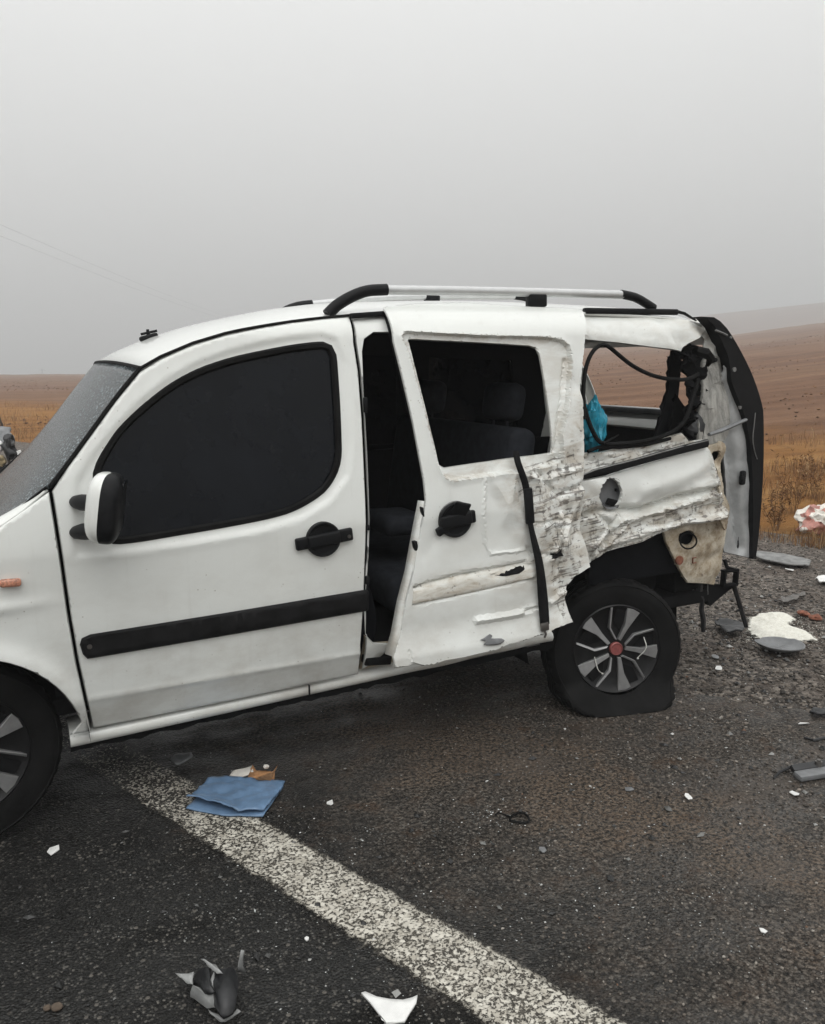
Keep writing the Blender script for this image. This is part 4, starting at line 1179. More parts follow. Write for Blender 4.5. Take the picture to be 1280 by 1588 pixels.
SDF = [(622, 520), (629, 513), (740, 519), (850, 522), (872, 526), (884, 536), (888, 562), (882, 623), (873, 676), (876, 712), (868, 722), (790, 734), (706, 746), (692, 742), (682, 728), (668, 675), (650, 605), (634, 548)]
sdf_xz = px_xz(SDF, SD)
def dpoly(L_, surf): return px_xz(L_, surf)
sd_dmg1 = dpoly([(770, 722), (866, 690), (890, 620), (912, 600), (918, 890), (890, 975), (860, 985), (846, 930), (830, 860), (790, 800)], SD)
sd_dmg2 = dpoly([(640, 902), (740, 880), (840, 855), (870, 850), (870, 925), (760, 912), (640, 938)], SD)
c_sd = [([(645, 912), (700, 895), (760, 884), (820, 873), (872, 858)], .016, .008), ([(760, 893), (850, 868)], .010, .007),
        ([(872, 800), (868, 840), (862, 864), (820, 872)], -.018, .012), ([(830, 812), (885, 806)], .012, .006),
        ([(752, 745), (750, 800), (752, 838), (760, 858), (800, 855), (818, 850)], -.006, .006), ([(818, 850), (826, 858), (862, 862)], .012, .007),
        ([(740, 962), (800, 952), (850, 938), (880, 920)], -.014, .012), ([(815, 948), (850, 938)], .02, .008),
        ([(660, 860), (700, 800), (706, 760)], .004, .03), ([(640, 1032), (636, 1012)], .006, .006),
        ([(880, 560), (872, 640), (866, 700)], .010, .008), ([(905, 760), (880, 830), (872, 870)], -.014, .012),
        ([(645, 938), (700, 926), (780, 908), (840, 894)], .006, .005), ([(830, 730), (870, 770), (905, 752)], .014, .012), ([(800, 735), (850, 745), (900, 725)], -.010, .010)]
c_sd = [(dpoly(a, SD), b, w) for a, b, w in c_sd]
def poly_soft(x, z, poly, soft):
    P = np.stack([x, z], 1); d = pdist(P, poly, True); ins = inside(P, poly)
    return np.where(ins, 0.5 + 0.5 * sstep(0, soft, d), 0.5 - 0.5 * sstep(0, soft, d))
def sd_dmg(x, z):
    P = np.stack([x, z], 1)
    a = poly_soft(x, z, sd_dmg1, .07); b = .45 * poly_soft(x, z, sd_dmg2, .03)
    a = a * np.clip(.55 + .45 * facets(x, z, .095, 5, 1.25, .8)[1] + .4 * facets(x, z, .045, 6, 1.2, .8)[1] + .25 * fnoise(x, z, .15, 3.0, 2), .35, 1)
    dd = pdist(P, sdf_xz, True); ringf = .46 * inside(P, sdf_xz) * sstep(.05, .0, dd) + .35 * inside(P, sdf_xz)
    return np.clip(np.maximum(np.maximum(a, b), ringf), 0, 1)
def sd_disp(x, z):
    P = np.stack([x, z], 1); a = poly_soft(x, z, sd_dmg1, .10)
    dd = pdist(P, sdf_xz, True); ins = inside(P, sdf_xz)
    y = np.where(ins, .019 * sstep(0, .010, dd), 0.0) - .004 * np.exp(-(dd / .012) ** 2)
    y += a * (.022 * fnoise(x, z, .25, 2.0, 1) + .028 * facets(x, z, .095, 5, 1.25, .8)[0] + .006 * facets(x, z, .045, 6, 1.2, .8)[0])
    for ln, amp, w in c_sd: y += amp * np.exp(-(pdist(P, ln) / w) ** 2)
    y += .006 * fnoise(x, z, .35, 8.0, 2) * sstep(1.0, .8, z)
    return y
def inset_px(L_, k):
    q = np.array(L_, float); c = q.mean(0); return [tuple(c + (p - c) * k) for p in q]
sdoor = panel('sliding_door', SDO, SD, 'white_paint', van, holes=[SDW], disp=sd_disp, dmg=sd_dmg, smooth_line=False, res=0.0105, roll=.008, auto=14, thick=.006,
              feats=[SDF + SDF[:1], inset_px(SDF, .975), inset_px(SDF, .955)] + [[tuple(p) for p in a] for a in (
                  [(645, 912), (700, 895), (760, 884), (820, 873), (872, 858)], [(645, 938), (700, 926), (780, 908), (840, 894)], [(815, 948), (850, 938)], [(740, 962), (800, 952), (850, 938), (880, 920)])])
panel('moulding_scar', [(642, 913), (660, 906), (705, 895), (760, 884), (815, 873), (840, 868), (846, 890), (800, 904), (760, 914), (700, 927), (640, 939)], lambda x, z: SD(x, z) - .0045, 'stained_paint', sdoor, smooth_line=False, res=.013, roll=.003, thick=.002, disp=sd_disp)
panel('crease_dark_strip', [(768, 893), (790, 885), (812, 877), (840, 866), (866, 859), (872, 852), (874, 862), (850, 870), (825, 878), (806, 890), (785, 894)], lambda x, z: SD(x, z) - .008, 'dark_structure', sdoor, smooth_line=False, res=.012, roll=.004, thick=.003, disp=sd_disp)  # dark strip standing in for shade in the crease gash, with black residue
c, s = door_handle(706, 806, -24, 22, -.10, sdoor, lambda x, z: SD(x, z) - .006, True)
closed_tube('handle_gasket', [(c.x + .067 * math.cos(a) + .003, c.y + .004, c.z + .067 * math.sin(a) + .002) for a in np.linspace(0, 6.2832, 30)[:-1]], .003, 'bare_metal', sdoor, 5)
# moulding clips left in the bare strip
for px, py in ((648, 925), (693, 919), (742, 905), (746, 910), (788, 902)):
    bm = bmesh.new(); p = Vector(onS(px, py, SD)); add_tube(bm, [p + Vector((0, .004, 0)), p + Vector((0, -.004, 0))], .006, 8); bm_obj('moulding_clip', bm, 'rust_chunk', sdoor)
# grey torn film spot low on the door
panel('paint_tear', [(745, 993), (752, 989), (760, 983), (764, 986), (762, 990), (778, 990), (783, 993), (776, 999), (762, 1001), (750, 1000), (755, 995)], lambda x, z: SD(x, z) - .008, 'plastic_grey', sdoor, thick=.001, roll=.001, res=.01, disp=sd_disp)
# door's leading edge: folded return flange with the lock bits
fl = [(597, 481), (612, 535), (626, 592), (641, 656), (651, 710), (658, 748)]
fl2 = [(661, 778), (653, 820), (641, 888), (629, 936), (620, 986), (611, 1020)]
def flange(name, L_, w0, w1, mat, dx):
    V = []; F = []
    for k, (px, py) in enumerate(L_):
        p = onS(px, py, SD); V += [(p[0] + .004, p[1] + .006, p[2]), (p[0] + dx, p[1] + w0 + (w1 - w0) * k / (len(L_) - 1), p[2])]
    for k in range(len(L_) - 1): F.append((2 * k, 2 * k + 2, 2 * k + 3, 2 * k + 1))
    o = mesh_obj(name, V, F, mat, sdoor, attr=[.55] * len(V) if mat == 'white_paint' else None); md = o.modifiers.new('thickness', 'SOLIDIFY'); md.thickness = .004; return o
flange('door_flange', fl, .05, .06, 'dark_structure', .015); flange('door_flange', fl2, .04, .05, 'white_paint', -.012)
for px, py, w, h in ((644, 846, .014, .036), (656, 800, .006, .07)):
    bm = bmesh.new(); p = Vector(onS(px, py, lambda x, z: SD(x, z) + .012)); add_box(bm, p, (w, .025, h), .003, rotm(0, -.17, 0)); bm_obj('door_lock', bm, 'black_plastic', sdoor)

# ---- strap
SS = lambda x, z: SD(x, z) - .022
def strap():
    t = thing('strap', 'black webbing strap hanging down the sliding door from its broken window', 'strap', tuple(onS(846, 985, SS)))
    pts = [(800, 700), (803, 716), (811, 738), (816, 756), (820, 790), (823, 815), (829, 842), (836, 872), (840, 905), (843, 940), (845, 968)]
    c = catmull(np.array([onS(*p, SS if p[1] > 712 else SD) for p in pts]), .015); V = []; F = []
    wmid = .019
    for k, p in enumerate(c):
        u = k / len(c); w = wmid * (.62 + .38 * sstep(.35, .6, u)); tw = .5 * math.sin(u * 9)
        V += [(p[0] - w, p[1] + .012 * tw, p[2]), (p[0], p[1] - .003, p[2] + .0005), (p[0] + w, p[1] - .012 * tw, p[2])]
    for k in range(len(c) - 1):
        for j in (0, 1): F.append((3 * k + j, 3 * k + j + 1, 3 * k + j + 4, 3 * k + j + 3))
    o = mesh_obj('webbing', V, F, 'webbing_black', t); md = o.modifiers.new('thickness', 'SOLIDIFY'); md.thickness = .003
    bm = bmesh.new(); p0, p1 = Vector(onS(816, 757, SS)), Vector(onS(823, 812, SS)); d = p1 - p0
    add_box(bm, (p0 + p1) / 2 + Vector((0, -.006, 0)), (.036, .016, d.length), .004, rotm(0, math.atan2(d.x, d.z) + math.pi, 0)); bm_obj('buckle', bm, 'black_plastic', t)
    bm = bmesh.new(); p = Vector(onS(845, 972, SS)); add_box(bm, p, (.036, .014, .034), .004, rotm(0, -.1, 0))
    add_tube(bm, [p + Vector((0, 0, -.015)), p + Vector((.004, -.004, -.03)), p + Vector((.0, 0, -.045))], .005, 6)
    bm_obj('end_hook', bm, 'steel_worn', t)
strap()

# ---- rear quarter: header over the window, crushed belt, black slider rail, crumpled lower skin
QS = Soff(.012)
QH = [(885, 488), (930, 487.5), (990, 489), (1034, 491), (1060, 495), (1073, 497), (1086, 492.5), (1098, 494.5), (1105, 501), (1106, 511), (1092, 518), (1070, 534), (1058, 546), (1044, 543), (958, 532), (885, 525)]
rib = dpoly([(885, 517), (958, 523), (1040, 535), (1060, 538)], QS)
def qh_disp(x, z):
    P = np.stack([x, z], 1); e = sstep(2.75, 3.05, x)
    return -.006 * np.exp(-(pdist(P, rib) / .007) ** 2) + .03 * e * facets(x, z, .09, 33)[0] + .012 * fnoise(x, z, .3, 6.0, 2)
quarter = panel('quarter_panel', [(885, 745), (909, 743), (942, 737), (1024, 712), (1098, 691), (1106, 700), (1111, 720), (1120, 756), (1131, 792), (1128, 803), (1119, 804), (1075, 815), (1032, 826), (992, 842), (946, 858), (917, 878), (905, 888), (885, 880)],
                QS, 'white_paint', van, smooth_line=False, res=.0135, roll=.012, auto=36, thick=.005,
                holes=[[(949 + 18 * math.cos(a), 764 + 22 * math.sin(a)) for a in np.linspace(0, 6.2832, 20)[:-1]]],
                disp=None, dmg=None) if False else None
c_q = [([(905, 800), (940, 790), (1000, 790), (1060, 770), (1115, 758)], .034, .014), ([(920, 850), (960, 810), (1000, 800), (1100, 770)], -.024, .012), ([(915, 872), (945, 825), (960, 800)], .020, .007), ([(925, 868), (960, 828), (985, 805)], -.016, .007), ([(1120, 762), (1085, 775), (1050, 782)], .014, .006),
       ([(1032, 790), (1040, 805), (1034, 818)], .016, .008), ([(940, 850), (1000, 826), (1060, 812), (1118, 800)], -.020, .014),
       ([(930, 800), (950, 815), (940, 850), (925, 870)], .018, .012), ([(1000, 760), (1060, 740), (1100, 720)], -.010, .03), ([(1100, 700), (1112, 760), (1118, 800)], -.012, .01)]
c_q = [(dpoly(a, QS), b, w) for a, b, w in c_q]
q_dmg = dpoly([(880, 750), (930, 760), (945, 800), (1000, 790), (1100, 758), (1105, 700), (1140, 700), (1140, 830), (1040, 840), (940, 880), (880, 900)], QS)
def q_disp(x, z):
    P = np.stack([x, z], 1); a = poly_soft(x, z, q_dmg, .09)
    y = (.35 + .65 * a) * (.030 * fnoise(x, z, .22, 12.0, 2)) + a * (.030 * facets(x, z, .10, 15, .75, 1.35)[0] + .007 * facets(x, z, .045, 16, .8, 1.3)[0])
    for ln, amp, w in c_q: y += amp * np.exp(-(pdist(P, ln) / w) ** 2)
    return y
def q_dm(x, z): return np.clip(poly_soft(x, z, q_dmg, .05) * np.clip(.58 + .4 * facets(x, z, .10, 15, .75, 1.35)[1] + .35 * facets(x, z, .045, 16, .8, 1.3)[1] + .25 * fnoise(x, z, .15, 5.0, 2), .35, 1), .12, 1)
hole_px = [(947 + 17 * math.cos(a), 765 + 22 * math.sin(a)) for a in np.linspace(0, 6.2832, 22)[:-1]]
quarter = panel('quarter_panel', [(880, 745), (909, 743), (942, 737), (1024, 712), (1098, 691), (1106, 700), (1111, 720), (1120, 756), (1131, 792), (1128, 803), (1119, 804), (1075, 815), (1032, 826), (992, 842), (946, 858), (917, 878), (903, 890), (880, 885)],
                QS, 'white_paint', van, smooth_line=False, res=.0105, roll=.012, auto=14, thick=.005, holes=[hole_px], disp=q_disp, dmg=q_dm)
panel('header_panel', QH, QS, 'white_paint', quarter, smooth_line=False, res=.018, roll=.010, auto=40, thick=.005, disp=qh_disp, dmg=lambda x, z: .25 + .5 * sstep(2.95, 3.1, x))
def belt_disp(x, z): return .012 * facets(x, z, .06, 25, .7, 1.2)[0] + .01 * fnoise(x, z, .2, 3.0, 2)
panel('belt_panel', [(880, 703), (909, 702), (935, 700), (985, 690), (1040, 676), (1058, 671), (1070, 684), (1092, 681), (1098, 688), (1024, 706), (940, 730), (909, 741), (880, 745)], Soff(.02), 'white_paint', quarter, smooth_line=False, res=.013, roll=.008, auto=14, disp=belt_disp, dmg=lambda x, z: .70 + .3 * facets(x, z, .06, 25, .7, 1.2)[1])
rl = [(905, 740), (922, 733), (945, 727), (985, 717), (1024, 706), (1060, 696), (1098, 687)]
bm = bmesh.new(); add_tube(bm, [onS(*p, Soff(-.006)) + np.array([0, .004 * math.sin(i * 2.2), 0]) for i, p in enumerate(rl)], [.010, .014, .017, .016, .017, .018, .018], 6, flat=(.6, 1.1)); bm_obj('slider_rail', bm, 'black_plastic', quarter)
bm = bmesh.new(); add_tube(bm, [onS(p[0], p[1] - 4, Soff(-.016)) for p in rl], .0035, 5); bm_obj('rail_lip', bm, 'bare_metal', quarter)
# round vent: grey cup with a torn lower lip
vc = Vector(onS(947, 765, Soff(.03))); bm = bmesh.new(); n = 24
rg = [[bm.verts.new((vc.x + r * math.cos(6.2832 * k / n) * .062, vc.y + y, vc.z + r * math.sin(6.2832 * k / n) * .066)) for k in range(n)] for r, y in ((1.02, -.012), (.92, -.004), (.86, .018), (.5, .024), (.01, .02))]
for a, b in zip(rg, rg[1:]):
    for k in range(n): bm.faces.new((a[k], a[(k + 1) % n], b[(k + 1) % n], b[k]))
bm_obj('vent_cup', bm, 'plastic_grey', quarter)
bm = bmesh.new(); add_box(bm, vc + Vector((.012, -.002, -.042)), (.07, .012, .032), .006, rotm(.2, .3, 0)); add_box(bm, vc + Vector((.03, .0, .012)), (.012, .012, .014), .003); bm_obj('vent_flap', bm, 'dark_structure', quarter)
# hanging window rubber
gsk = [(907, 650), (905, 612), (908, 575), (917, 549), (930, 536), (942, 536), (955, 546), (980, 566), (1010, 581), (1040, 588), (1066, 588), (1084, 580)]
bm = bmesh.new(); add_tube(bm, catmull([onS(*p, Soff(-.004)) for p in gsk], .02), .009, 7); bm_obj('window_rubber', bm, 'rubber', quarter)
gsk = [(905, 625), (914, 655), (926, 680), (938, 688), (965, 688), (1000, 684), (1032, 675), (1054, 662), (1066, 645), (1075, 615), (1084, 588)]
bm = bmesh.new(); add_tube(bm, catmull([onS(*p, Soff(-.0)) for p in gsk], .02), .0095, 7); bm_obj('window_rubber', bm, 'rubber', quarter)
bm = bmesh.new(); add_tube(bm, [onS(*p, Soff(.01)) for p in [(912, 700), (930, 693), (960, 694), (1000, 690), (1040, 680)]], .008, 6); add_tube(bm, [onS(*p, Soff(-.01)) for p in [(936, 688), (950, 680), (960, 674)]], [.006, .005, .002], 5); bm_obj('window_rubber', bm, 'rubber', quarter)

# ---- rear pillar, torn open
def dp_disp(amp, s, seed): return lambda x, z: amp * .55 * facets(x, z, s * .6, int(seed * 10))[0]
dpil = panel('rear_pillar', [(1092, 562), (1100, 553), (1110, 551), (1121, 558), (1124, 590), (1128, 620), (1131, 650), (1129, 672), (1121, 684), (1112, 690), (1104, 700), (1094, 705), (1086, 699), (1084, 670), (1086, 630), (1089, 600)], Soff(.035), 'scraped_pillar', van, smooth_line=True, res=.012, roll=.012, thick=.02, auto=36, disp=dp_disp(.026, .16, 7.7))
panel('pillar_top', [(1084, 505), (1095, 498), (1105, 499), (1109, 513), (1115, 533), (1123, 552), (1112, 557), (1100, 553), (1090, 547), (1096, 530), (1088, 520)], Soff(.03), 'white_paint', dpil, smooth_line=False, res=.012, roll=.01, thick=.01, auto=36, disp=dp_disp(.03, .06, 1.7), dmg=lambda x, z: np.full(len(x), .6))
panel('pillar_foot', [(1090, 692), (1104, 690), (1122, 684), (1125, 700), (1121, 730), (1126, 760), (1133, 790), (1128, 822), (1120, 812), (1113, 775), (1104, 735), (1096, 712)], Soff(.012), 'dirty_inner_panel', dpil, smooth_line=True, res=.011, roll=.01, thick=.01, auto=36, disp=dp_disp(.03, .12, 4.7),
      holes=[[(1107, 704), (1114, 700), (1116, 710), (1110, 716)], [(1108, 732), (1113, 728), (1115, 752), (1117, 768), (1111, 758)]])
bl = [(1056, 547), (1066, 538), (1080, 534), (1092, 540), (1104, 543), (1108, 556), (1098, 566), (1092, 580), (1091, 610), (1086, 640), (1080, 668), (1070, 682), (1060, 672), (1070, 640), (1076, 612), (1073, 596), (1076, 584), (1066, 576), (1062, 566), (1067, 556)]
panel('torn_trim', bl, Soff(.05), 'dark_structure', dpil, smooth_line=False, res=.012, roll=.02, thick=.03, auto=36, disp=dp_disp(.09, .05, 2.7))
panel('torn_trim', [(1062, 672), (1078, 640), (1092, 610), (1090, 660), (1086, 700), (1070, 700), (1052, 690)], Soff(.06), 'plastic_dark', dpil, smooth_line=False, res=.02, roll=.01, thick=.02, auto=36, disp=dp_disp(.05, .08, 5.7))
bm = bmesh.new(); add_tube(bm, [onS(1082, 545, Soff(.0)), onS(1096, 548, Soff(-.03)), onS(1103, 556, Soff(-.02)), onS(1098, 566, Soff(.02))], [.022, .024, .020, .01], 7); bm_obj('torn_hose', bm, 'rubber', dpil)
bm = bmesh.new(); add_tube(bm, [onS(1100, 674, Soff(-.03)), onS(1118, 668, Soff(-.035)), onS(1136, 660, Soff(-.02)), onS(1157, 651, Soff(-.01))], [.010, .012, .012, .010], 6, flat=(1, .8)); bm_obj('bent_bracket', bm, 'plastic_grey', dpil)
# inner trim of the pillar, seen through the empty window
it = [onY(px, py, .30) for px, py in [(1042, 543), (1060, 543), (1056, 590), (1051, 640), (1042, 700), (1008, 700), (1026, 650), (1037, 600)]]
panel('pillar_trim', [(p[0], p[2]) for p in it], lambda x, z: .30, 'plastic_dark', van, wpts=True, smooth_line=False, thick=.05, roll=.01, res=.03)
it = [onY(px, py, .25) for px, py in [(1050, 610), (1062, 628), (1080, 640), (1090, 700), (1030, 710), (1040, 660)]]
panel('pillar_trim', [(p[0], p[2]) for p in it], lambda x, z: .25, 'dark_structure', van, wpts=True, smooth_line=False, thick=.03, roll=.01, res=.04)

# ---- tail panel below, grimy, and what is left behind the bumper
tailp = panel('tail_panel', [(1026, 822), (1060, 812), (1090, 806), (1122, 796), (1131, 800), (1128, 822), (1119, 878), (1110, 908), (1090, 906), (1068, 905), (1054, 885), (1036, 846)], Soff(.055), 'dirty_inner_panel', van, smooth_line=False, res=.012, roll=.01, thick=.006, auto=38,
              holes=[[(1067 + 12 * math.cos(a), 834 + 11 * math.sin(a)) for a in np.linspace(0, 6.2832, 16)[:-1]]], disp=lambda x, z: .016 * (crumple(x, z, .16, 3.1, 2) - .5) + .003 * np.sin(z * 55))
p = Vector(onS(1054, 869, Soff(.05))); bm = bmesh.new(); add_tube(bm, [p + Vector((0, .006, 0)), p + Vector((0, -.004, 0))], .021, 14); bm_obj('rubber_plug', bm, 'rust_chunk', tailp)
closed_tube('lamp_wire', [onS(1068 + 13 * math.cos(a), 839 + 12 * math.sin(a), Soff(.035)) for a in np.linspace(0, 6.2832, 20)[:-1]], .004, 'rubber', tailp, 5)
p = Vector(onS(1077, 869, Soff(.048))); bm = bmesh.new()
for d_, s_ in (((-.008, 0, 0), (.004, .006, .028)), ((.002, 0, .012), (.02, .006, .004)), ((.002, 0, -.012), (.02, .006, .004))): add_box(bm, p + Vector(d_), s_, .001)
bm_obj('stamped_mark', bm, 'rust_chunk', tailp)
bmf = bpy.data.objects.new('bumper_frame', None); link(bmf, van); bmf.location = Vector((3.2, .86, .5)) - van.location
def W(px, py, y): return Vector(onY(px, py, y))
bm = bmesh.new(); add_box(bm, (3.20, .88, .50), (.07, 1.40, .10), .012); add_box(bm, (3.10, .20, .50), (.25, .10, .12), .01); add_box(bm, (3.10, 1.5, .50), (.25, .10, .12), .01); bm_obj('crash_bar', bm, 'dark_structure', bmf)
bm = bmesh.new(); a = W(1132, 896, .12)
for d_, s_ in (((0, 0, .035), (.09, .03, .012)), ((0, 0, -.035), (.09, .03, .012)), ((-.04, 0, 0), (.012, .03, .08)), ((.04, 0, 0), (.012, .03, .08))): add_box(bm, a + Vector(d_), s_, .003, rotm(0, .06, 0))
add_tube(bm, [W(1124, 868, .15), W(1128, 880, .13), W(1143, 886, .12)], .010, 6)
bm_obj('crash_box_end', bm, 'dark_structure', bmf)
bm = bmesh.new()
v = [bm.verts.new(W(*q)) for q in ((1090, 906, .16), (1142, 908, .13), (1128, 918, .13), (1102, 940, .14), (1098, 938, .15))]
bm.faces.new(v); r_ = bmesh.ops.extrude_face_region(bm, geom=bm.faces[:]); bmesh.ops.translate(bm, vec=(0, .02, 0), verts=[e for e in r_['geom'] if isinstance(e, bmesh.types.BMVert)]); bm_obj('bumper_bracket', bm, 'dark_structure', bmf, False)
for L_ in ([(1086, 900, .16), (1085, 922, .15), (1090, 930, .14), (1088, 945, .15), (1091, 960, .14), (1091, 980, .14)], [(1138, 905, .12), (1144, 925, .12), (1150, 945, .11), (1158, 972, .10)]):
    bm = bmesh.new(); k = len(L_); add_tube(bm, [W(*q) for q in L_], [.017, .016, .010, .012, .013, .010][:k] if k > 4 else [.013, .011, .012, .010], 6); bm_obj('torn_bumper_strip', bm, 'plastic_dark', bmf)
bm = bmesh.new(); add_tube(bm, [W(1087, 928, .15), W(1080, 922, .16), W(1075, 915, .17)], [.01, .008, .006], 5); bm_obj('torn_bumper_strip', bm, 'plastic_dark', bmf)
bm = bmesh.new(); add_tube(bm, [W(1150, 945, .11), W(1142, 948, .11)], [.008, .004], 5); bm_obj('torn_bumper_strip', bm, 'plastic_dark', bmf)
bm = bmesh.new(); add_tube(bm, [W(1098, 905, .14), W(1098, 922, .14)], .003, 5); bm_obj('torn_wire', bm, 'bare_metal', bmf)

# ---- tailgate, shut but torn clear of the pillar
TY = .15
OUT = [(1084, 491), (1104, 492), (1124, 509), (1147, 547), (1165, 585), (1178, 625), (1181, 652), (1180.5, 730), (1175, 814), (1169, 866)]
INN = [(1093, 494), (1106, 508), (1127, 556), (1131, 590), (1149, 637), (1156, 662), (1162, 701), (1165, 788), (1164, 866)]
LEF = [(1124, 556), (1122, 600), (1126, 660), (1124, 720), (1128, 790), (1122, 857)]
Yp = lambda L_, y: [onY(px, py, y) for px, py in L_]
o_ = catmull(Yp(OUT, TY), .04); i_ = catmull(Yp(INN, TY), .04); l_ = catmull(Yp(LEF, TY + .03), .04)
tg = bpy.data.objects.new('tailgate', None); link(tg, van); tg.location = Vector((3.35, .86, .55)) - van.location
def prism(name, poly, y0, y1, mat, parent, dents=0.0):
    bm = bmesh.new(); q = np.array([(p[0], p[2]) for p in poly])
    a = [bm.verts.new((x, y0, z)) for x, z in q]; b = [bm.verts.new((x, y1, z)) for x, z in q]; n = len(q)
    f0 = bm.faces.new(a); f1 = bm.faces.new(b[::-1])
    for k in range(n): bm.faces.new((a[k], b[k], b[(k + 1) % n], a[(k + 1) % n]))
    bmesh.ops.recalc_face_normals(bm, faces=bm.faces[:]); bmesh.ops.triangulate(bm, faces=[f0, f1])
    return bm_obj(name, bm, mat, parent, True, 35)
prism('edge_trim', list(o_) + list(i_)[::-1], TY - .015, TY + .05, 'black_plastic', tg)
# shut face with its rolled channel
gp_ = list(Yp([(1128, 560), (1131, 590), (1149, 637), (1156, 662), (1162, 701), (1165, 788), (1164, 866)], TY + .02))
gp_ = [np.array(p) for p in gp_]
sf_px = [(1126, 562), (1130, 590), (1148, 637), (1155, 662), (1161, 701), (1164, 788), (1163, 866), (1122, 857), (1127, 790), (1122, 720), (1124, 660), (1119, 600)]
ch = dpoly([(1122, 600), (1130, 660), (1136, 720), (1142, 790), (1150, 850)], lambda x, z: TY + .01)
panel('shut_face', sf_px, lambda x, z: TY + .012, 'shut_face_grey', tg, smooth_line=False, res=.014, roll=.012, thick=.01, auto=40,
      disp=lambda x, z: .030 * np.exp(-(pdist(np.stack([x, z], 1), ch) / .022) ** 2) + .010 * (crumple(x, z, .16, 8.2, 2) - .5))
p = Vector(onY(1152, 741, TY - .01)); bm = bmesh.new(); add_box(bm, p, (.034, .02, .07), .010, rotm(0, .05, 0)); add_box(bm, p + Vector((-.012, -.006, -.004)), (.022, .02, .03), .006); bm_obj('latch', bm, 'black_plastic', tg)
for px, py, r_ in ((1139, 573, .011), (1134, 523, .006), (1148, 632, .008)):
    p = Vector(onY(px, py, TY - .018)); bm = bmesh.new(); add_tube(bm, [p + Vector((0, .006, 0)), p + Vector((0, -.004, 0))], r_, 10); bm_obj('bump_stop', bm, 'bare_metal', tg)
bm = bmesh.new(); add_tube(bm, Yp([(1110, 512), (1122, 517), (1128, 520)], TY - .02), .005, 5); bm_obj('torn_wire', bm, 'bare_metal', tg)
bm = bmesh.new(); add_tube(bm, catmull(Yp([(1172, 640), (1170, 660), (1168, 680), (1171, 700), (1175, 712)], TY - .02), .02), .0025, 5); bm_obj('torn_wire', bm, 'bare_metal', tg)
# outer skin across the car, window opening, inner faces
oz = np.array([p[2] for p in o_]); ox = np.array([p[0] for p in o_]); k_ = np.argsort(oz); oz, ox = oz[k_], ox[k_]
def tg_x(y, z):
    t = (y - WID / 2) / (WID / 2 - TY); return float(np.interp(z, oz, ox)) + .035 * (1 - t * t)
def tg_sheet(name, dx, mat, hole, y0, y1, z0, z1, thick, parent):
    ysn = np.linspace(y0, y1, 30); zsn = np.linspace(z0, z1, 34); V = []; F = []
    for z in zsn:
        for y in ysn: V.append((tg_x(y, z) + dx, y, z))
    ny = len(ysn)
    for i in range(len(zsn) - 1):
        for j in range(ny - 1):
            cy, cz = (ysn[j] + ysn[j + 1]) / 2, (zsn[i] + zsn[i + 1]) / 2
            if hole and hole[0] < cy < hole[1] and hole[2] < cz < hole[3]: continue
            F.append((i * ny + j, i * ny + j + 1, (i + 1) * ny + j + 1, (i + 1) * ny + j))
    o = mesh_obj(name, V, F, mat, parent, attr=np.zeros(len(V)) if mat == 'white_paint' else None); md = o.modifiers.new('thickness', 'SOLIDIFY'); md.thickness = thick; md.offset = -1
    return o
tg_sheet('skin', 0.0, 'white_paint', (.28, WID - .28, 1.25, 1.60), TY, WID - TY, .57, 1.69, .006, tg)
tg_sheet('inner_frame', -.055, 'white_paint', (.26, WID - .26, 1.235, 1.61), TY + .03, WID - TY - .03, 1.13, 1.66, .01, tg)
tg_sheet('inner_trim', -.075, 'plastic_dark', None, TY + .03, WID - TY - .03, .60, 1.145, .012, tg)
bm = bmesh.new(); add_box(bm, (tg_x(.86, 1.24) - .075, WID / 2, 1.235), (.05, WID - .5, .035), .008); bm_obj('window_ledge', bm, 'plastic_grey', tg)
bm = bmesh.new(); add_box(bm, (tg_x(.86, 1.18) - .10, WID / 2, 1.175), (.085, WID - .56, .02), .006, rotm(0, math.radians(-52), 0)); bm_obj('added_belt_band', bm, 'white_paint', tg)  # white band added over the inner frame, tilted up to catch more light

# ---- far side of the body
FS = lambda x, z: WID - S(x, z)
far_out = [(-.66, .42), (-.70, .6), (-.6, .72), (-.1, .85), (.22, .96), (.36, 1.17), (.62, 1.52), (.95, 1.63), (1.38, 1.70), (2.2, 1.715), (3.0, 1.69), (3.14, 1.66), (3.30, 1.45), (3.36, 1.2), (3.36, .6), (2.98, .5)] + \
    [(2.58 + .37 * math.cos(a), .31 + .37 * math.sin(a)) for a in np.linspace(math.radians(20), math.radians(175), 14)] + [(2.2, .33), (.38, .31)] + [(.36 * math.cos(a), .312 + .36 * math.sin(a)) for a in np.linspace(math.radians(4), math.radians(172), 14)] + [(-.42, .36)]
fw = [[(.5, 1.02), (1.2, 1.06), (1.27, 1.2), (1.25, 1.58), (1.0, 1.55), (.75, 1.42)], [(1.55, 1.06), (2.25, 1.06), (2.2, 1.56), (1.5, 1.58)], [(2.45, 1.08), (3.05, 1.1), (2.95, 1.52), (2.4, 1.55)]]
fside = panel('far_side_panel', far_out, FS, 'white_paint', van, holes=fw, wpts=True, smooth_line=False, res=.06, bstep=.03, thick=-.01, roll=0)
for h in fw: panel('window_glass', h, lambda x, z: FS(x, z) - .012, 'tinted_glass', fside, wpts=True, smooth_line=True, res=.1, bstep=.04, thick=.004, roll=0)
far_in = [(.62, 1.50), (.95, 1.60), (1.38, 1.66), (2.2, 1.68), (3.0, 1.65), (3.12, 1.6), (3.22, 1.2), (3.2, .98), (.45, .98)]
panel('pillar_lining', far_in, lambda x, z: FS(x, z) - .035, 'interior_fabric', fside, holes=fw, wpts=True, smooth_line=False, res=.08, bstep=.04, thick=.01, roll=0)
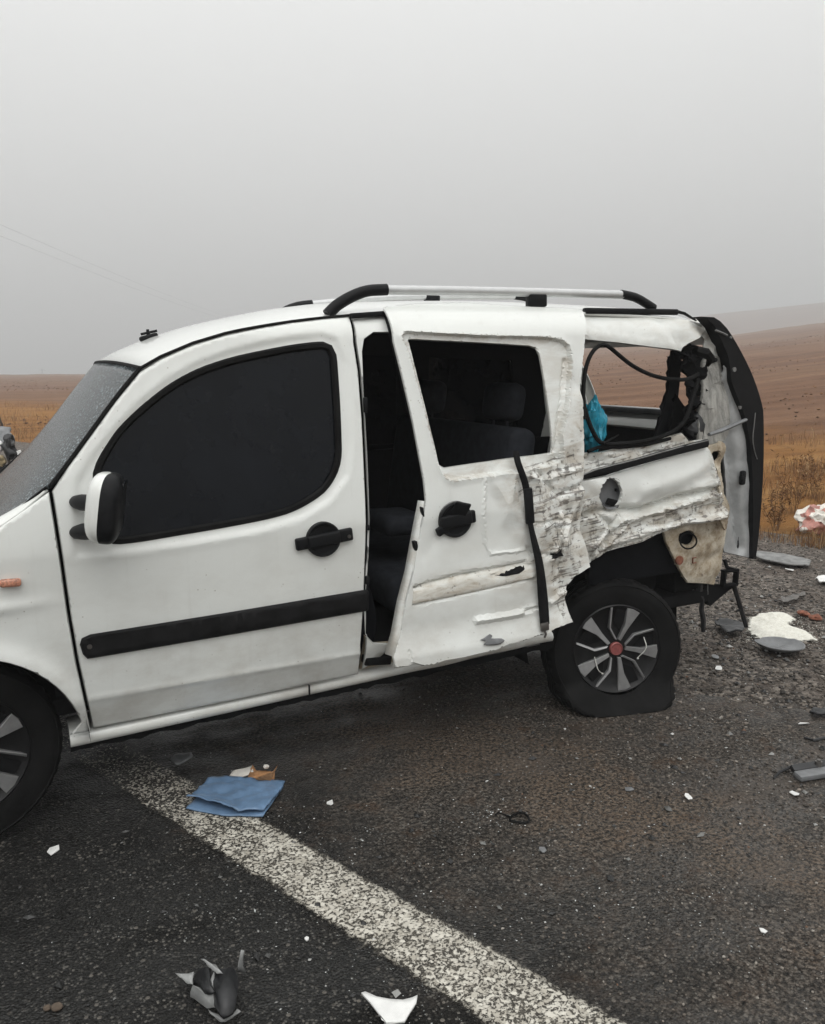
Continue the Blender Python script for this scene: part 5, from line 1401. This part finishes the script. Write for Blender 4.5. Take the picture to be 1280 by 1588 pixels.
panel('side_trim', [(.3, .4), (3.2, .4), (3.25, 1.05), (.45, 1.0)], lambda x, z: FS(x, z) - .06, 'interior_fabric', van, wpts=True, smooth_line=False, res=.12, bstep=.05, thick=.02, roll=0)

# ---- floor, underside, inner wheelhouse, cabin
bm = bmesh.new(); add_box(bm, (1.62, WID / 2, .40), (3.1, 1.45, .06), .01); add_box(bm, (1.5, .30, .325), (2.1, .10, .09), .01); add_box(bm, (1.5, 1.42, .325), (2.1, .10, .09), .01); add_box(bm, (1.1, .86, .31), (1.0, .3, .1), .03); bm_obj('floor_pan', bm, 'dark_structure', van)
bm = bmesh.new(); add_box(bm, (.30, WID / 2, .72), (.04, 1.4, .62), .01); add_box(bm, (.52, WID / 2, .93), (.42, 1.36, .22), .05); bm_obj('dashboard', bm, 'interior_fabric', van)
liner(2.58, .33, .42, .16, .48, -12, 195, 'wheel_arch_liner', van)
bm = bmesh.new(); add_tube(bm, [(2.56, .12, .27), (2.58, .86, .28), (2.58, 1.6, .30)], .035, 10); add_box(bm, (2.58, .22, .52), (.10, .10, .3), .03); add_box(bm, (2.78, .3, .52), (.3, .2, .2), .05); bm_obj('rear_axle', bm, 'dark_structure', van)
bm = bmesh.new(); add_box(bm, (2.98, 1.25, .40), (.40, .24, .16), .05); add_tube(bm, [(1.9, 1.2, .3), (2.6, 1.2, .42), (2.8, 1.25, .40)], .025, 8); bm_obj('exhaust_silencer', bm, 'dark_structure', van)
panel('luggage_trim', [(2.45, .55), (3.12, .55), (3.12, 1.06), (2.95, 1.10), (2.40, 1.08)], Soff(.10), 'interior_fabric', van, wpts=True, smooth_line=False, res=.1, bstep=.05, thick=.02, roll=0)
def seat(x, y, w, name, recl=.16, base=.62, mat='interior_fabric', top=1.22):
    t = bpy.data.objects.new(name, None); link(t, van); t.location = Vector((x, y, .45)) - van.location
    bm = bmesh.new(); add_box(bm, (x - .28, y, base), (.52, w, .16), .05, rotm(0, -.08, 0), 3); bm_obj('seat_cushion', bm, mat, t)
    bm = bmesh.new(); add_box(bm, (x + .06, y, (base + top) / 2), (.13, w, top - base + .05), .05, rotm(0, recl, 0), 3); bm_obj('seat_back', bm, mat, t)
    for yy in ([y] if w < .6 else [y - w * .30, y + w * .30]):
        bm = bmesh.new(); add_box(bm, (x + .14, yy, top + .125), (.10, .26, .17), .045, rotm(0, recl, 0), 3)
        add_tube(bm, [(x + .12, yy - .06, top - .02), (x + .13, yy - .06, top + .08)], .007, 6); add_tube(bm, [(x + .12, yy + .06, top - .02), (x + .13, yy + .06, top + .08)], .007, 6)
        bm_obj('headrest', bm, mat, t)
seat(1.15, .48, .52, 'front_seat'); seat(1.15, 1.24, .52, 'front_seat')
seat(2.10, .86, 1.25, 'rear_bench', mat='seat_grey', base=.60)
bm = bmesh.new(); add_box(bm, W(614, 808, .55), (.22, .30, .085), .035, rotm(0, .05, 0), 3); bm_obj('armrest', bm, 'seat_grey', van)

# ---- wheels
def wheel(c, toe, camber, spin, flat, label=None):
    Rm = rotm(0, 0, toe) @ rotm(camber, 0, 0); c = Vector(c)
    w = bpy.data.objects.new('wheel', None); link(w, van); w.location = c - van.location
    if label: w['label'] = label
    X = lambda r, a, y: c + Rm @ Vector((r * math.cos(a), y, r * math.sin(a)))
    def lathe(name, prof, mat, n=64, mod=None):
        V = []; F = []; k = len(prof)
        for i in range(n):
            for r, y in prof:
                p = X(r, 2 * math.pi * i / n, y); V.append(tuple(mod(p) if mod else p))
        for i in range(n):
            for j in range(k - 1): F.append((i * k + j, ((i + 1) % n) * k + j, ((i + 1) % n) * k + j + 1, i * k + j + 1))
        return mesh_obj(name, V, F, mat, w, auto=50)
    def squash(p):
        if not flat or p.z > .13: return p
        q = p.copy(); d = .13 - q.z
        q.z = max(.003, .075 - d * .72) if False else max(.003, q.z)
        k_ = float(sstep(0, .14, d)); q.y += (-.085 if p.y < c.y else .03) * k_; q.x += (q.x - c.x) * .24 * k_; q.z += .016 * k_ * noise.noise((q.x * 14, q.y * 14, 2)) * (q.z > .006)
        return q
    # tyre with shoulder ribs and a grooved tread
    prof = [(.196, -.074), (.203, -.086), (.222, -.094), (.250, -.0985), (.272, -.0985), (.284, -.096), (.287, -.099), (.296, -.092), (.305, -.078), (.308, -.066)]
    for yy in (-.05, -.02, .01, .04): prof += [(.310, yy - .006), (.302, yy - .004), (.302, yy + .004), (.310, yy + .006)]
    prof += [(.308, .066), (.300, .085), (.270, .098), (.240, .096), (.2, .08)]
    tn = 150; V = []; F = []; kk = len(prof)
    for i in range(tn):                                           # shoulder blocks alternate with sipes
        for j, (r, y) in enumerate(prof):
            rr_ = r - (.006 if (r > .303 and i % 3 == 0 and abs(y) > .055) else 0); V.append(tuple(squash(X(rr_, 2 * math.pi * i / tn, y))))
    for i in range(tn):
        for j in range(kk - 1): F.append((i * kk + j, ((i + 1) % tn) * kk + j, ((i + 1) % tn) * kk + j + 1, i * kk + j + 1))
    mesh_obj('tyre', V, F, 'rubber', w, auto=35)
    V = []; F = []
    lathe('wheel_cover', [(.201, -.076), (.203, -.083), (.196, -.088), (.188, -.082), (.172, -.072), (.10, -.066), (.05, -.070), (.001, -.070)], 'wheel_black')
    for k in range(5):                                            # dark windows between the spokes
        bm = bmesh.new()
        a = spin + 2 * math.pi * k / 5 + math.radians(16)
        q = [X(.075, a - .10, -.0745), X(.172, a - .12, -.080), X(.180, a + .12, -.080), X(.12, a + .22, -.076)]
        bm.faces.new([bm.verts.new(p) for p in q])
        bm_obj('cover_slot', bm, 'dark_structure', w, False)
    for k in range(5):
        a = spin + 2 * math.pi * k / 5
        def bar(name, pts):
            bm = bmesh.new()
            top = [bm.verts.new(X(r, a + da, -.084 - .006 * (r > .1) + .004 * (r > .18))) for r, da in pts]; bot = [bm.verts.new(X(r, a + da, -.066)) for r, da in pts]
            n = len(pts); bm.faces.new(top)
            for j in range(n): bm.faces.new((top[j], bot[j], bot[(j + 1) % n], top[(j + 1) % n]))
            bmesh.ops.recalc_face_normals(bm, faces=bm.faces[:])
            bmesh.ops.bevel(bm, geom=[e for e in bm.edges if e.verts[0] in top and e.verts[1] in top], offset=.0015, segments=1, affect='EDGES')
            bm_obj(name, bm, 'spoke_silver', w, True, 30)
        r2 = math.radians
        bar('spoke', [(.040, r2(-4)), (.10, r2(-7)), (.190, r2(-10.5)), (.192, r2(0)), (.188, r2(8.5)), (.115, r2(5)), (.045, r2(16))])
        bar('spoke_blade', [(.042, r2(20)), (.100, r2(38.5)), (.190, r2(29)), (.189, r2(32)), (.102, r2(44)), (.045, r2(34))])
    lathe('hub_cap', [(.030, -.066), (.030, -.080), (.027, -.083), (.022, -.082), (.001, -.083)], 'badge_red', 24)
    lathe('hub_cap_ring', [(.024, -.081), (.0265, -.0855), (.0295, -.083)], 'badge_ring', 24)
    return w, X
w1, _ = wheel((-.025, .145, .312), math.radians(13), 0, math.radians(28), False)
w2, X = wheel((2.585, .130, .256), math.radians(-17), math.radians(-4), math.radians(66), True, 'rear wheel with a flat tyre squashed on the ground')
for (r0, a0, r1, a1) in ((.135, 20, .105, -26), (.105, 196, .125, 236)):
    P = [X(r0, math.radians(a0), -.082), X((r0 + r1) / 2 + .008, math.radians((a0 + a1) / 2 + 4), -.106), X(r1, math.radians(a1), -.088)]
    bm = bmesh.new(); add_tube(bm, catmull([tuple(p) for p in P], .01), .0022, 5); add_box(bm, P[2] + Vector((0, -.004, 0)), (.009, .007, .007), .002); bm_obj('cable_tie', bm, 'cable_tie_white', w2)
for x in (0, 2.58):
    w, _ = wheel((x, WID - .105, .312), math.pi, 0, .4, False)
# ------------------------------------------------------------------ things lying about
def G(px, py, z=0.0):
    p = onZ(px, py, z); return Vector((float(p[0]), float(p[1]), z))
def sheet_thing(name, pxs, mat, label, cat, z=.006, lift=None, thick=.004, res=.012, crum=.006, cs=.06, seed=1.0, smooth_line=False, dmg=None):
    """thin piece lying on the ground, outline measured on the ground, crumpled and given thickness"""
    B = np.array([G(*p)[:2] for p in pxs]); B = (catmull if smooth_line else linres)(B, res, True)
    lo, hi = B.min(0), B.max(0); X_, Y_ = np.meshgrid(np.arange(lo[0], hi[0], res), np.arange(lo[1], hi[1], res)); gp2 = np.stack([X_.ravel(), Y_.ravel()], 1)
    gp2 = gp2[inside(gp2, B)]; gp2 = gp2[pdist(gp2, B, True) > res * .5] if len(gp2) else gp2
    pts = B.tolist() + gp2.tolist(); n = len(B)
    vo, _, fo, _, _, _ = delaunay_2d_cdt([Vector(p) for p in pts], [(i, (i + 1) % n) for i in range(n)], [], 0, 1e-6)
    VV = np.array([(v.x, v.y) for v in vo]); FF = np.array([list(f) for f in fo]); FF = FF[inside(VV[FF].mean(1), B)]
    zz = z + crum * (crumple(VV[:, 0], VV[:, 1], cs, seed, 2))
    if lift is not None: zz = zz + lift(VV[:, 0], VV[:, 1])
    W_ = np.stack([VV[:, 0], VV[:, 1], np.maximum(zz, .003)], 1)
    nn_ = np.cross(W_[FF[:, 1]] - W_[FF[:, 0]], W_[FF[:, 2]] - W_[FF[:, 0]]); f_ = nn_[:, 2] < 0; FF[f_] = FF[f_][:, ::-1]
    o = mesh_obj(name, W_, FF, mat, None, True, auto=35); md = o.modifiers.new('thickness', 'SOLIDIFY'); md.thickness = thick; md.offset = 1
    if label: tag(o, label, cat)
    return o
def part_of(o, t):
    o.location = o.location - t.location; o.parent = t; return o

# folded blue sheet: two leaves, the front edge gaping
fb = thing('folded_blue_sheet', 'folded blue plastic sheet lying across the white road line', 'plastic sheet', tuple(G(365, 1245)))
e0, e1 = G(290, 1262), G(408, 1268)
def lf(x, y): 
    d = pdist(np.stack([x, y], 1), np.array([G(288, 1256)[:2], G(335, 1268)[:2]])); return .018 * np.exp(-(d / .05) ** 2)
part_of(sheet_thing('lower_leaf', [(289, 1258), (330, 1215), (440, 1224), (408, 1270), (345, 1269)], 'blue_sheet', None, None, z=.006, crum=.003), fb)
part_of(sheet_thing('upper_leaf', [(290, 1252), (328, 1213), (350, 1214), (443, 1222), (438, 1232), (410, 1266), (370, 1268), (330, 1258), (305, 1251)], 'blue_sheet', None, None, z=.016, lift=lf, crum=.012, cs=.07, seed=3.0), fb)
# torn cardboard behind it
cb = thing('torn_cardboard', 'torn brown and white cardboard scrap behind the folded blue sheet', 'cardboard', tuple(G(395, 1215)))
part_of(sheet_thing('white_flap', [(357, 1212), (362, 1206), (392, 1197), (394, 1208), (372, 1216)], 'paper_white', None, None, z=.02, crum=.004, seed=2.0), cb)
part_of(sheet_thing('brown_flap', [(385, 1216), (392, 1198), (402, 1207), (418, 1206), (426, 1214), (420, 1220)], 'cardboard', None, None, z=.016, crum=.015, seed=4.0, cs=.05), cb)
bm = bmesh.new()
for tri in (((394, 1209, .02), (404, 1203, .05), (424, 1196, .075), (431, 1186, .10), (420, 1210, .03)), ((416, 1216, .01), (425, 1212, .02), (426, 1198, .05), (418, 1202, .04))):
    vs_ = [bm.verts.new(Vector(onZ(p[0], p[1] + 0, p[2]))) for p in tri]; bm.faces.new(vs_)
o = bm_obj('raised_flap', bm, 'cardboard', cb, False); md = o.modifiers.new('thickness', 'SOLIDIFY'); md.thickness = .004
bm = bmesh.new(); add_box(bm, Vector(onZ(413, 1189, .05)), (.02, .014, .012), .003, rotm(.4, .3, .5)); o = bm_obj('paper_bit', bm, 'paper_white', cb)

sheet_thing('plastic_fragment', [(265, 1183), (272, 1177), (297, 1174), (300, 1179), (280, 1190), (272, 1190)], 'plastic_grey', 'small grey plastic strip under the front door of the van', 'fragment', z=.008, crum=.006, thick=.008)
def shard(px, py, w, h, mat, label, seed, tall=.35):
    """small broken chip with a raised broken corner"""
    r_ = random.Random(seed); p = G(px, py); s = mpp(p); bm = bmesh.new(); n = r_.choice((5, 6, 7)); vt = []; vb = []
    for k in range(n):
        a = 2 * math.pi * k / n + r_.uniform(-.35, .35); q = CR * math.cos(a) * w * s * .5 + np.array([CF[0], CF[1], 0]) * math.sin(a) * h * s * .9 * r_.uniform(.7, 1.2)
        zt = .004 + (.3 + .7 * math.sin(a + seed)) * tall * w * s * .5 * (k > 0); zt = max(.004, zt); vt.append(bm.verts.new((p.x + q[0], p.y + q[1], zt + .001))); vb.append(bm.verts.new((p.x + q[0] * .97, p.y + q[1] * .97, zt - .002)))
    bm.faces.new(vt); bm.faces.new(vb[::-1])
    for k in range(n): bm.faces.new((vt[k], vb[k], vb[(k + 1) % n], vt[(k + 1) % n]))
    bmesh.ops.recalc_face_normals(bm, faces=bm.faces[:])
    return tag(bm_obj('broken_shard', bm, mat, None, False), label, 'shard', 'broken shards on the ground')
shard(83, 1320, 18, 16, 'plastic_white', 'white plastic shard on the asphalt below the front wheel', 1)
shard(512, 1247, 11, 10, 'plastic_white', 'tiny white shard on the asphalt right of the blue sheet', 2)
shard(1233, 1233, 15, 12, 'plastic_white', 'white shard just below the dark trim bar at the right edge', 3)
shard(1184, 1446, 13, 9, 'plastic_white', 'small white shard at lower right, alone on the asphalt', 4)
shard(1068, 1238, 11, 12, 'plastic_white', 'small pale shard right of the rusty gravel streak', 5)
shard(1110, 1020, 12, 8, 'plastic_grey', 'pale grey shard on the gravel left of the broken grey dish', 6)
shard(1115, 1038, 13, 8, 'plastic_white', 'pale shard below and left of the broken grey dish', 7)
shard(976, 1226, 16, 8, 'plastic_grey', 'flat grey shard in the middle of the gravelly asphalt', 8)
shard(1247, 1124, 18, 6, 'plastic_white', 'thin white splinter above the dark trim bar', 9)
shard(476, 1458, 7, 7, 'plastic_white', 'tiny white chip left of the line near the bottom', 10)
shard(1225, 885, 16, 7, 'plastic_white', 'white chip on the gravel just below the grey metal slab', 11)
shard(842, 1320, 12, 9, 'plastic_grey', 'small grey chip below the black rubber ring', 12)
# broken black and grey lamp housing near the bottom
lh = thing('lamp_housing', 'broken black and grey plastic lamp housing near the bottom left', 'car part', tuple(G(335, 1550)))
def lump(name, P3, mat, parent, th=.006, seed=0):
    bm = bmesh.new()
    for poly in P3: bm.faces.new([bm.verts.new(Vector(onZ(*p))) for p in poly])
    bmesh.ops.subdivide_edges(bm, edges=bm.edges[:], cuts=2, use_grid_fill=True)
    for v in bm.verts: v.co += Vector((noise.noise(v.co * 40), noise.noise(v.co * 40 + Vector((5, 0, 0))), noise.noise(v.co * 40 + Vector((0, 9, 0))))) * .008
    o = bm_obj(name, bm, mat, parent, True, 30); md = o.modifiers.new('thickness', 'SOLIDIFY'); md.thickness = th; return o
lump('black_shell', [[(302, 1525, .02), (312, 1503, .05), (326, 1503, .05), (332, 1540, .06), (318, 1548, .02)], [(332, 1508, .05), (362, 1505, .055), (372, 1515, .05), (366, 1570, .03), (346, 1580, .02), (334, 1560, .05)]], 'plastic_dark', lh, .008)
lump('grey_edge', [[(276, 1513, .015), (302, 1511, .03), (300, 1528, .03), (290, 1526, .02)], [(316, 1488, .05), (330, 1494, .06), (348, 1512, .06), (338, 1512, .06), (328, 1506, .05)], [(297, 1548, .01), (302, 1528, .03), (322, 1545, .04), (334, 1510, .06), (335, 1565, .03), (322, 1564, .012)], [(322, 1566, .01), (340, 1582, .012), (348, 1586, .01), (372, 1572, .01), (368, 1568, .02), (345, 1576, .02)]], 'lamp_grey', lh, .006)
lump('upright_splinter', [[(368, 1506, .05), (374, 1472, .10), (378, 1474, .10), (378, 1508, .04)]], 'lamp_grey', lh, .005)
# white curved bumper shard at the bottom edge
o = sheet_thing('bumper_shard', [(561, 1555), (567, 1553), (585, 1561), (605, 1565), (625, 1566), (640, 1562), (648, 1558), (646, 1570), (636, 1586), (628, 1600), (600, 1602), (590, 1590), (575, 1570)], 'plastic_white', 'curved white bumper shard at the bottom edge of the road', 'shard', z=.02, crum=.004, thick=.006, cs=.2)
# rubber ring
c = G(806, 1272); bm = bmesh.new(); s = mpp(c)
ringp = [c + Vector((math.cos(a) * 15 * s, math.sin(a) * 14 * s, .006 + .004 * math.sin(2 * a))) for a in np.linspace(0, 6.2832, 26)]
add_tube(bm, ringp, .0042, 6); add_tube(bm, [ringp[9] + Vector((0, 0, .002)), ringp[9] + Vector((-.03, .03, .012)), ringp[9] + Vector((-.045, .028, .006))], .003, 5)
tag(bm_obj('rubber_ring', bm, 'rubber', None), 'small black rubber ring on the gravelly asphalt', 'rubber ring')
# dark trim bar at the right edge
tb = thing('trim_bar', 'dark broken trim bar with a bolt at the right edge of the ground', 'car part', tuple(G(1260, 1205)))
a = G(1236, 1212) + Vector((0, 0, .018)); b = G(1420, 1182) + Vector((0, 0, .02)); d = b - a
bm = bmesh.new(); add_box(bm, (a + b) / 2, (d.length, .045, .022), .006, rotm(.1, 0, math.atan2(d.y, d.x))); bm_obj('bar', bm, 'plastic_grey', tb)
bm = bmesh.new(); add_box(bm, (a + b) / 2 + Vector((0, .035, .012)), (d.length * .96, .028, .02), .005, rotm(.5, 0, math.atan2(d.y, d.x))); bm_obj('side_rib', bm, 'plastic_dark', tb)
bm = bmesh.new(); p = G(1269, 1200) + Vector((0, 0, .03)); add_tube(bm, [p, p + Vector((0, 0, .02))], .013, 8); add_tube(bm, [p + Vector((0, 0, .018)), p + Vector((0, 0, .026))], .008, 6); bm_obj('bolt', bm, 'steel_worn', tb)
bm = bmesh.new(); add_tube(bm, [G(1245, 1203) + Vector((0, 0, .025)), G(1225, 1198) + Vector((0, 0, .02)), G(1210, 1201) + Vector((0, 0, .01)), G(1200, 1209) + Vector((0, 0, .004))], [.008, .006, .005, .003], 6); bm_obj('bent_wire', bm, 'plastic_dark', tb)
sheet_thing('rubber_scrap', [(1255, 1110), (1262, 1106), (1300, 1108), (1300, 1116), (1264, 1115)], 'plastic_dark', 'dark rubber scrap at the right edge above the white splinter', 'scrap', z=.012, crum=.012, thick=.01)
bm = bmesh.new(); add_tube(bm, [G(1248, 1146) + Vector((0, 0, .006)), G(1262, 1152) + Vector((0, 0, .01)), G(1275, 1150) + Vector((0, 0, .012)), G(1300, 1142) + Vector((0, 0, .01))], [.004, .006, .006, .005], 6); tag(bm_obj('wire_piece', bm, 'plastic_dark', None), 'short curved black wire at the right edge above the trim bar', 'wire')
# broken grey dish and the white filler heap on it
dc = G(1209, 1008); ds = mpp(dc); V = []; F = []; n = 30
prof = [(0, .012), (.55, .012), (.80, .018), (.95, .034), (1.0, .040)]
ex = Vector((CR[0], CR[1], 0)).normalized(); ey = Vector((CF[0], CF[1], 0)).normalized()
for r, z in prof:
    for k in range(n):
        an = 2 * math.pi * k / n; rr = r * (1 + .05 * noise.noise((math.cos(an) * 2, math.sin(an) * 2, 1))) * (1 if math.sin(an) < .5 else .8)
        p = dc + ex * rr * 35 * ds * math.cos(an) + ey * rr * .155 * math.sin(an); tiltz = -.010 * math.sin(an) * r; V.append((p.x, p.y, max(.002, z + tiltz)))
for i in range(len(prof) - 1):
    for k in range(n): F.append((i * n + k, i * n + (k + 1) % n, (i + 1) * n + (k + 1) % n, (i + 1) * n + k))
o = mesh_obj('broken_dish', V, F, 'plastic_grey', None, auto=40); md = o.modifiers.new('thickness', 'SOLIDIFY'); md.thickness = .005
tag(o, 'broken grey plastic dish on the gravel in front of the white heap', 'car part')
# white heap of powder/foam crumbs
hp = [(1153, 978), (1156, 960), (1176, 952), (1200, 950), (1230, 954), (1240, 964), (1232, 972), (1250, 977), (1264, 986), (1278, 997), (1235, 1001), (1200, 998), (1176, 995), (1160, 988)]
hpb = np.array([G(*p)[:2] for p in hp])
hp_o = sheet_thing('white_powder_heap', hp, 'foam_white', 'white powder heap spilled on the gravel behind the van', 'powder', z=-.004, crum=.016, cs=.07, seed=6.0, thick=.002, smooth_line=True, lift=lambda x, y: .022 * sstep(0, .10, pdist(np.stack([x, y], 1), hpb, True)))
_v = np.array([(v.co + hp_o.location)[:2] for v in hp_o.data.vertices]); _a = hp_o.data.attributes.new('tone', 'FLOAT', 'POINT'); _a.data.foreach_set('value', [float(t) for t in sstep(0, .09, pdist(_v, hpb, True)) * 1.6])
P = []; Sz = []
for _ in range(1100):
    g = G(rng.gauss(1215, 32), rng.gauss(982, 11)); P.append((g.x, g.y, .003)); Sz.append(rng.uniform(.0015, .005))
island_mat('foam_crumbs', [(0.0, (0.45, 0.43, 0.38)), (1.0, (0.8, 0.79, 0.72))], .95)
scatter('powder_crumbs', P, Sz, 'foam_crumbs', chip)
# other pieces behind the van
sheet_thing('underbody_flap', [(1108, 972), (1125, 970), (1150, 976), (1158, 980), (1150, 988), (1130, 990), (1115, 980)], 'plastic_dark', 'dark flat plastic flap left of the white powder heap', 'car part', z=.02, crum=.02, thick=.01, cs=.12)
sheet_thing('metal_slab', [(1170, 868), (1176, 862), (1215, 866), (1258, 876), (1255, 882), (1220, 881), (1190, 874)], 'bare_metal', 'flat grey metal slab on the gravel below the tailgate', 'metal piece', z=.015, crum=.02, thick=.012, cs=.4)
sheet_thing('white_scrap', [(1266, 901), (1275, 899), (1300, 901), (1300, 909), (1270, 908)], 'plastic_white', 'white plastic scrap at the right edge of the gravel', 'scrap', z=.01, crum=.02, thick=.008)
sheet_thing('metal_strip', [(1206, 936), (1225, 930), (1248, 923), (1250, 927), (1230, 936), (1215, 940)], 'steel_worn', 'bent dull metal strip on the gravel above the white powder heap', 'metal piece', z=.01, crum=.02, thick=.006)
for i, (px, py, lab) in enumerate(((1247, 954, 'rust-brown clod on the gravel right of the white powder heap'), (1266, 960, 'second rust-brown clod at the right edge beside the white powder heap'))):
    bm = bmesh.new(); bmesh.ops.create_icosphere(bm, subdivisions=3, radius=.035)
    for v in bm.verts: v.co *= 1 + .5 * noise.noise(v.co * 30 + Vector((i * 7, 0, 0))); v.co.z *= .5
    g = G(px, py); bmesh.ops.translate(bm, vec=(g.x, g.y, .012), verts=bm.verts); tag(bm_obj('clod', bm, 'rust_chunk', None, True, 180), lab, 'clod', 'rusty clods')
for i, (px, py, r_, lab) in enumerate(((72, 1566, .010, 'brown stone on the asphalt at the bottom left corner'), (88, 1564, .013, 'larger tan stone right of the brown one at the bottom left corner'))):
    bm = bmesh.new(); bmesh.ops.create_icosphere(bm, subdivisions=2, radius=r_)
    for v in bm.verts: v.co *= 1 + .4 * noise.noise(v.co * 50 + Vector((i * 3, 0, 0))); v.co.z *= .6
    g = G(px, py); bmesh.ops.translate(bm, vec=(g.x, g.y, r_ * .4), verts=bm.verts); tag(bm_obj('stone', bm, 'dull_stone', None, True, 180), lab, 'stone', 'loose stones')
# crumpled pieces: bags
def bag(name, c, size, mat, label, cat, seed, mats=None, sub=4):
    bm = bmesh.new(); bmesh.ops.create_icosphere(bm, subdivisions=sub, radius=1.0)
    for v in bm.verts:
        n_ = v.co.normalized(); q = n_ * 2.1 + Vector((seed, 0, 0))
        f = 1 + .35 * noise.noise(q) + .30 * (abs(noise.noise(q * 2.3)) - .2) + .16 * (abs(noise.noise(q * 5.1)) - .2)
        v.co = Vector((n_.x * size[0], n_.y * size[1], n_.z * size[2])) * f
    for f in bm.faces: f.material_index = 1 if mats and noise.noise(f.calc_center_median() * (2.2 / size[0]) + Vector((seed, 2, 0))) > .05 else 0
    zmin = min(v.co.z for v in bm.verts)
    bmesh.ops.translate(bm, vec=Vector(c), verts=bm.verts)
    o = bm_obj(name, bm, mat, None, True, 35, mats=mats); return tag(o, label, cat)
g = G(1275, 818); bag('plastic_bag', (g.x, g.y, float(terrain_z(g.x, g.y)) + .10), (.24, .18, .14), 'bag_red', 'crumpled red and white plastic bag on the verge at the right edge', 'bag', 3.0, ['bag_red', 'paper_white'])
bp = onY(921, 662, .22); bag('turquoise_bag', tuple(bp + np.array([0.0, 0, .0])), (.045, .06, .115), 'turquoise_film', 'turquoise plastic bag hanging inside the empty rear side window', 'bag', 8.0)
g = G(1022, 955); sheet_thing('turquoise_scrap', [(1002, 912), (1006, 906), (1036, 908), (1042, 918), (1044, 930), (1030, 936), (1014, 924)], 'paper_white', None, None, z=.02, crum=.05, cs=.08, seed=5.0) and None
o = bpy.data.objects['turquoise_scrap']; tag(o, 'white and turquoise scrap on the ground behind the rear wheel', 'scrap'); o.data.materials.append(MATS['turquoise_film'])
for p_ in o.data.polygons: p_.material_index = 1 if noise.noise(p_.center * 18) > .0 else 0

# wreckage of another vehicle at the left edge, and a bare sapling
wk = thing('wreckage', 'heap of tan, white and black vehicle wreckage at the left edge', 'wreck', tuple(G(-30, 742)))
b0 = np.array(G(-30, 742)); wx = np.array([CR[0], CR[1], 0]); wy = np.array([CF[0], CF[1], 0]); ws_ = mpp(b0)
def at(dx, dz, dd=0.0): return b0 + wx * ((dx + 30) * ws_) + np.array([0, 0, (742 - dz) * ws_]) + wy * dd
def wpiece(name, L_, mat, seed, th=.05, am=.05):
    pts = [at(*p) for p in L_]; bm = bmesh.new(); bm.faces.new([bm.verts.new(Vector(p)) for p in pts]); bmesh.ops.triangulate(bm, faces=bm.faces[:]); bmesh.ops.subdivide_edges(bm, edges=bm.edges[:], cuts=4, use_grid_fill=True)
    for v in bm.verts: v.co += Vector([noise.noise(v.co * 9 + Vector((seed, k * 9, 0))) for k in range(3)]) * am
    o = bm_obj(name, bm, mat, wk, True, 25); md = o.modifiers.new('thickness', 'SOLIDIFY'); md.thickness = th
wpiece('crushed_bonnet', [(-110, 690, .3), (-60, 668, .5), (8, 670, .3), (22, 690, .1), (10, 700, 0), (-60, 702, 0)], 'plastic_grey', 1)
wpiece('bumper', [(-120, 715, -.1), (-30, 704, -.1), (10, 704, -.05), (14, 716, 0), (8, 726, 0), (-100, 735, -.1)], 'tan_panel', 2)
wpiece('front_panel', [(-60, 686, 0), (-4, 682, 0), (7, 688, 0), (6, 704, .02), (-50, 706, 0)], 'plastic_white', 3)
wpiece('engine_part', [(8, 690, .1), (20, 686, .15), (28, 698, .15), (26, 716, .1), (12, 718, .05)], 'plastic_dark', 4, .15, .08)
wpiece('lamp', [(26, 700, .05), (34, 699, .06), (36, 705, .06), (28, 710, .05)], 'plastic_white', 5, .04, .04)
wpiece('underside', [(-110, 733, 0), (10, 722, .1), (24, 722, .15), (20, 742, .1), (-110, 744, 0)], 'dark_structure', 6, .3, .06)
sp = thing('bare_sapling', 'thin bare dark sapling standing behind the wreckage at the left edge', 'tree', tuple(G(14, 728)))
b1 = np.array(G(14, 728)); 
def at1(px, py): return b1 + wx * ((px - 14) * mpp(b1)) + np.array([0, 0, (728 - py) * mpp(b1)])
bm = bmesh.new(); add_tube(bm, [at1(16, 728), at1(14, 690), at1(10, 660), at1(4, 635), at1(-1, 612)], [.024, .020, .016, .013, .008], 6); bm_obj('trunk', bm, 'twig', sp)
for L_ in ([(10, 658), (3, 668), (-6, 680)], [(4, 635), (-3, 640), (-10, 642)], [(10, 656), (13, 668), (17, 676)], [(0, 615), (-8, 600)]):
    bm = bmesh.new(); add_tube(bm, [at1(*p) for p in L_], [.013, .010, .006][:len(L_)], 5); bm_obj('branch', bm, 'twig', sp)
